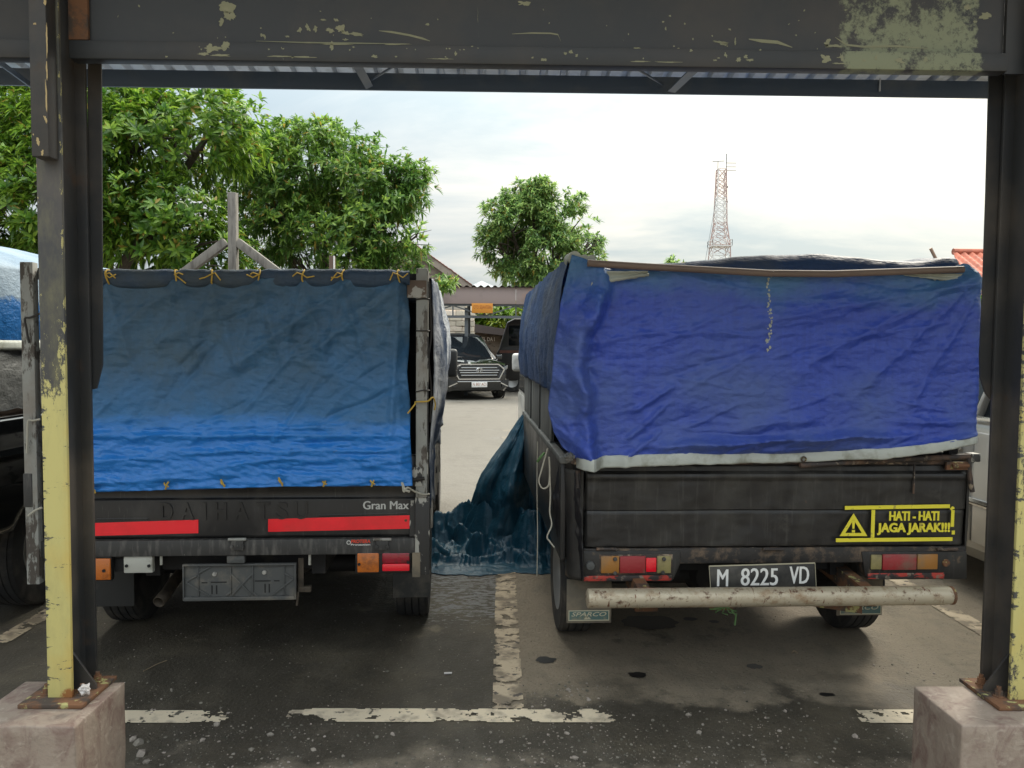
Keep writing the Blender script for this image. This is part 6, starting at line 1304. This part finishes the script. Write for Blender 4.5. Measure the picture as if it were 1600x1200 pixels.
# ------------------------------------------------------------------ lattice tower
YT2 = 120.0
ct = at(1121, 545, YT2); tw = empty('lattice_tower', (ct.x, YT2, 0), 0, 'red and white lattice radio tower on the horizon beyond the right truck', 'tower')
def hz(py): return at(1121, py, YT2).z
H0 = [(at(1121, 545, YT2).z, 2.1), (hz(425), 1.42), (hz(385), 1.28), (hz(350), .82), (hz(265), .62)]
H0[0] = (0.0, 2.6)
def tw_w(z): return lerp_pts([(z_, w__) for z_, w__ in H0], z)
TL = M['tower_red'], M['tower_white']
zs = [0.0]
while zs[-1] < hz(265) - .6: zs.append(zs[-1] + max(.95, tw_w(zs[-1]) * 1.05))
zs[-1] = hz(265)
mbs = [MB(), MB()]; legs = [MB() for _ in range(4)]
sg_ = ((-1, -1), (1, -1), (1, 1), (-1, 1))
for i in range(len(zs) - 1):
    z0, z1 = zs[i], zs[i + 1]; w0, w1 = tw_w(z0), tw_w(z1); mbk = mbs[(i // 4) % 2]
    for k in range(4):
        a, b = sg_[k], sg_[(k + 1) % 4]
        legs[k].beam((a[0] * w0, a[1] * w0, z0), (a[0] * w1, a[1] * w1, z1), .13, .13)
        mbk.beam((a[0] * w0, a[1] * w0, z0), (b[0] * w1, b[1] * w1, z1), .07, .07); mbk.beam((b[0] * w0, b[1] * w0, z0), (a[0] * w1, a[1] * w1, z1), .07, .07); mbk.beam((a[0] * w1, a[1] * w1, z1), (b[0] * w1, b[1] * w1, z1), .07, .07)
for k in range(4): legs[k].build('leg', M['tower_red'] if k % 2 else M['tower_white'], tw, smooth=False)
mbs[0].build('bracing', M['tower_red'], tw, smooth=False); mbs[1].build('bracing', M['tower_white'], tw, smooth=False)
for o_ in tw.children:
    if o_.name.startswith('bracing'): o_['kind'] = 'stuff'
zp = hz(385); mb = MB(); mb.bx(-1.55, 1.55, -1.55, 1.55, zp - .12, zp); tw_pl = mb.build('platform', M['tower_white'], tw)
mb = MB()
for s in (-1.5, 1.5):
    for z in (.45, .9): mb.beam((-1.5, s, zp + z), (1.5, s, zp + z), .07, .07); mb.beam((s, -1.5, zp + z), (s, 1.5, zp + z), .07, .07)
    for t in (-1.5, -.5, .5, 1.5): mb.beam((t, s, zp), (t, s, zp + .9), .07, .07); mb.beam((s, t, zp), (s, t, zp + .9), .07, .07)
mb.build('railing', M['tower_white'], tw_pl, smooth=False)
zt2 = hz(264)
MB().tube([(.75, 0, zt2 - 1), (.75, 0, hz(240))], .06, 6).build('mast', M['truss'], tw); MB().tube([(-.55, 0, zt2 - .3), (-.55, 0, hz(252))], .05, 6).build('mast', M['truss'], tw)
mb = MB(); mb.beam((-1.4, 0, hz(252.5)), (.4, 0, hz(251.5)), .08, .08); mb.build('antenna', M['truss'], tw)
for py in (254.5, 260.5, 266.5): MB().beam((.7, 0, hz(py)), (2.3, 0, hz(py)), .08, .08).build('antenna', M['truss'], tw)
for py in (292, 315, 335): MB().beam((.7, 0, hz(py)), (1.1, 0, hz(py)), .1, .25).build('antenna', M['truss'], tw)
MB().tube([(-.7, 0, hz(310)), (-4, -3, 8), (-5.5, -4, 0)], .03, 5).build('guy_wire', M['truss'], tw)

# ------------------------------------------------------------------ trees
def leaf_geo(rng, n, pos, out, ln, wd, droop):
    """n lance shaped leaves; pos n x 3, out n x 3 unit; returns vertices (n*6) and faces"""
    up = np.array([0, 0, 1.0]); side = np.cross(out, up); side /= np.linalg.norm(side, axis=1)[:, None] + 1e-6; nor = np.cross(side, out)
    L_ = (ln * rng.uniform(.7, 1.2, n))[:, None]; W_ = (wd * rng.uniform(.8, 1.2, n))[:, None]; dr = (droop * rng.uniform(.5, 1.5, n))[:, None]
    def pt(t, w_, lift): return pos + out * L_ * t + side * W_ * w_ + nor * (W_ * lift) - up * (dr * L_ * t * t)
    P = np.stack([pt(0, 0, 0), pt(.38, -.5, .18), pt(.45, 0, 0), pt(.38, .5, .18), pt(.75, -.28, .1), pt(.75, .28, .1), pt(1, 0, 0)], 1)
    f = np.array([[0, 1, 2], [0, 2, 3], [1, 4, 2], [2, 5, 3], [4, 6, 2], [2, 6, 5]]); F_ = (np.arange(n)[:, None, None] * 7 + f[None]).reshape(-1, 3)
    return P.reshape(-1, 3), F_
def whorl_dirs(rng, ax, k, spread):
    d = rng.normal(size=(len(ax), k, 3)); d /= np.linalg.norm(d, axis=2)[:, :, None]
    d = d * spread + ax[:, None, :] * .75 + np.array([0, 0, -.05]); return d / np.linalg.norm(d, axis=2)[:, :, None]
def np_obj(name, V, F_, m, parent):
    me = bpy.data.meshes.new(name); me.vertices.add(len(V)); me.vertices.foreach_set('co', V.astype(np.float32).ravel())
    me.loops.add(F_.size); me.loops.foreach_set('vertex_index', F_.astype(np.int32).ravel()); me.polygons.add(len(F_)); me.polygons.foreach_set('loop_start', np.arange(0, F_.size, 3, dtype=np.int32))
    me.update(calc_edges=True); me.validate(); me.materials.append(m); o = bpy.data.objects.new(name, me); COL.objects.link(o); o.parent = parent; return o
def tree(name, label, cat, base, blobs, n_wh, leaf, wid, lm, seed, k=8, droop=.35, singles=0, trunk_r=.2, group=None, shell=.45, gap_t=-.22):
    rng = np.random.RandomState(seed); base = np.array(base, float); root = empty(name, base, 0, label, cat, group)
    vol = np.array([b[1][0] * b[1][1] * b[1][2] for b in blobs]) ** .7; pick = rng.choice(len(blobs), n_wh * 2, p=vol / vol.sum())
    d = rng.normal(size=(n_wh * 2, 3)); d /= np.linalg.norm(d, axis=1)[:, None]; r = rng.rand(n_wh * 2) ** shell
    C = np.array([b[0] for b in blobs])[pick]; RR = np.array([b[1] for b in blobs])[pick]
    lump = np.array([noise.fractal(Vector(v) * 2.1 + Vector((seed, 0, int(p_) * 3.0)), 1, 2, 3) for v, p_ in zip(d.tolist(), pick)])
    P = C + d * RR * (r * (1 + .22 * lump))[:, None]
    gap = np.array([noise.noise(Vector(p_) * (1.1 / max(.6, leaf * 4)) + Vector((0, 0, seed))) for p_ in P.tolist()]); keep = np.where(gap > gap_t)[0][:n_wh]
    P = P[keep]; d = d[keep]; ax = d * .8 + np.array([0, 0, .45]); ax /= np.linalg.norm(ax, axis=1)[:, None]
    loc = P - base; camd = np.linalg.norm(P - np.array([0, 0, HC]), axis=1) - (d[:, 1] < -.2) * 3.0; order = np.argsort(camd); sing = set(order[:singles].tolist()); rest = np.array([i for i in range(len(P)) if i not in sing])
    od = whorl_dirs(rng, ax[rest], k, .85).reshape(-1, 3); V, F_ = leaf_geo(rng, len(od), np.repeat(loc[rest], k, 0), od, leaf, wid, droop)
    cr_ = np_obj('crown', V, F_, lm, root); cr_['kind'] = 'stuff'
    if singles:
        protos = []
        for q in range(5):
            od = whorl_dirs(rng, np.array([[0, 0, 1.0]]), k + 2, .9).reshape(-1, 3); V, F_ = leaf_geo(rng, len(od), np.zeros((len(od), 3)), od, leaf, wid, droop * .5); o = np_obj('leaf_cluster', V, F_, lm, root); protos.append(o)
        for q, i in enumerate(sorted(sing)):
            o = protos[q] if q < 5 else copy_of(protos[q % 5]); o.location = loc[i]; o.rotation_euler = Vector(ax[i]).to_track_quat('Z', 'Y').to_euler()
    # trunk with limbs into every clump and twigs beyond
    mb = MB(); c0 = np.mean([b[0] for b in blobs], 0) - base; fork = Vector((c0[0] * .4, c0[1] * .4, max(.6, c0[2] * .42)))
    mb.tube([(0, 0, -.05), (fork.x * .4, fork.y * .5 + .04, fork.z * .5), fork], [trunk_r * 1.25, trunk_r, trunk_r * .8], 12)
    lb_ = MB()
    for b in blobs:
        e_ = Vector(b[0]) - Vector(base); mid = fork.lerp(e_, .5) + Vector((rng.normal() * .15, rng.normal() * .15, .2)); lb_.tube([fork, mid, e_], [trunk_r * .55, trunk_r * .35, trunk_r * .15], 8)
        for q in range(7):
            dd = rng.normal(size=3); dd /= np.linalg.norm(dd); t_ = e_ + Vector((dd * np.array(b[1]) * .85).tolist()); st_ = mid.lerp(e_, rng.rand()); lb_.tube([st_, st_.lerp(t_, .5) + Vector((0, 0, .1)), t_], [trunk_r * .16, trunk_r * .09, trunk_r * .03], 6)
    mb.build('trunk', M['bark'], root); lb_.build('limbs', M['bark'], root); return root
def blob(px, py, Y, rx_, ry_, rz_): p = at(px, py, Y); s_ = Y / F; return ((p.x, p.y, p.z), (rx_ * s_, ry_, rz_ * s_))
def gbase(px, Y): p = at(px, 600, Y); return (p.x, Y, 0)
YA = 11.5
tree('mango_tree', 'large mango tree with glossy broad leaves rising behind the left column', 'tree', gbase(150, YA + 1.2),
     [blob(200, 215, YA, 150, 1.5, 95), blob(90, 330, YA - .3, 130, 1.4, 95), blob(330, 205, YA + .2, 85, 1.2, 80), blob(250, 345, YA - .2, 110, 1.3, 75), blob(10, 210, YA + .5, 110, 1.4, 95), blob(-70, 330, YA, 120, 1.4, 100), blob(120, 150, YA + .6, 160, 1.4, 60), blob(330, 390, YA, 60, .9, 55)],
     5000, .165, .050, M['leaf_a'], 1, k=9, singles=290, trunk_r=.26)
YB = 14.0
tree('mango_tree', 'airier mango tree with slim leaves behind the tail of the left truck', 'tree', gbase(500, YB + 1),
     [blob(500, 275, YB, 100, 1.4, 80), blob(425, 300, YB - .3, 75, 1.2, 95), blob(395, 260, YB + .3, 60, 1.2, 60), blob(580, 290, YB, 80, 1.2, 75), blob(540, 365, YB - .2, 105, 1.2, 60), blob(620, 300, YB, 62, .8, 42), blob(652, 368, YB - .3, 30, .5, 26), blob(640, 270, YB, 36, .5, 18), blob(440, 390, YB, 70, .9, 45), blob(600, 410, YB, 70, .8, 28), blob(690, 440, YB - 1, 22, .4, 12), blob(480, 212, YB, 60, .9, 26)],
     4600, .145, .040, M['leaf_b'], 2, k=9, singles=200, droop=.35, trunk_r=.11, gap_t=-.10)
YC = 31.0
tree('mango_tree', 'rounded tree standing alone in the middle behind the far carport', 'tree', gbase(840, YC + 1),
     [blob(845, 340, YC, 75, 1.8, 58), blob(800, 360, YC, 52, 1.6, 62), blob(885, 375, YC, 52, 1.5, 52), blob(840, 410, YC, 80, 1.8, 42), blob(780, 380, YC, 40, 1.2, 34), blob(835, 305, YC, 52, 1.4, 28), blob(905, 405, YC, 40, 1.2, 34), blob(920, 378, YC, 26, .8, 14)],
     3400, .26, .082, M['leaf_c'], 3, k=8, trunk_r=.3, droop=.25, gap_t=-.03)
tree('shrub', 'bright green shrubs growing behind the low dark shed', 'shrub', gbase(790, 34), [blob(790, 500, 34, 60, 1.5, 26), blob(760, 505, 34, 30, 1, 20), blob(820, 505, 34, 40, 1, 26)], 420, .45, .15, M['leaf_y'], 4, k=7, trunk_r=.1)
tree('treetop', 'small far green treetop peeping over the right truck', 'tree', gbase(1057, 50), [blob(1057, 411, 50, 13, .6, 10)], 60, .5, .10, M['leaf_c'], 5, k=8, trunk_r=.12)
tree('shrub', 'sliver of green shrub beside the right column below the red roof', 'shrub', gbase(1550, 14), [blob(1550, 470, 14, 22, .5, 45), blob(1560, 540, 14, 30, .5, 60)], 160, .2, .06, M['leaf_y'], 6, k=8, trunk_r=.06)
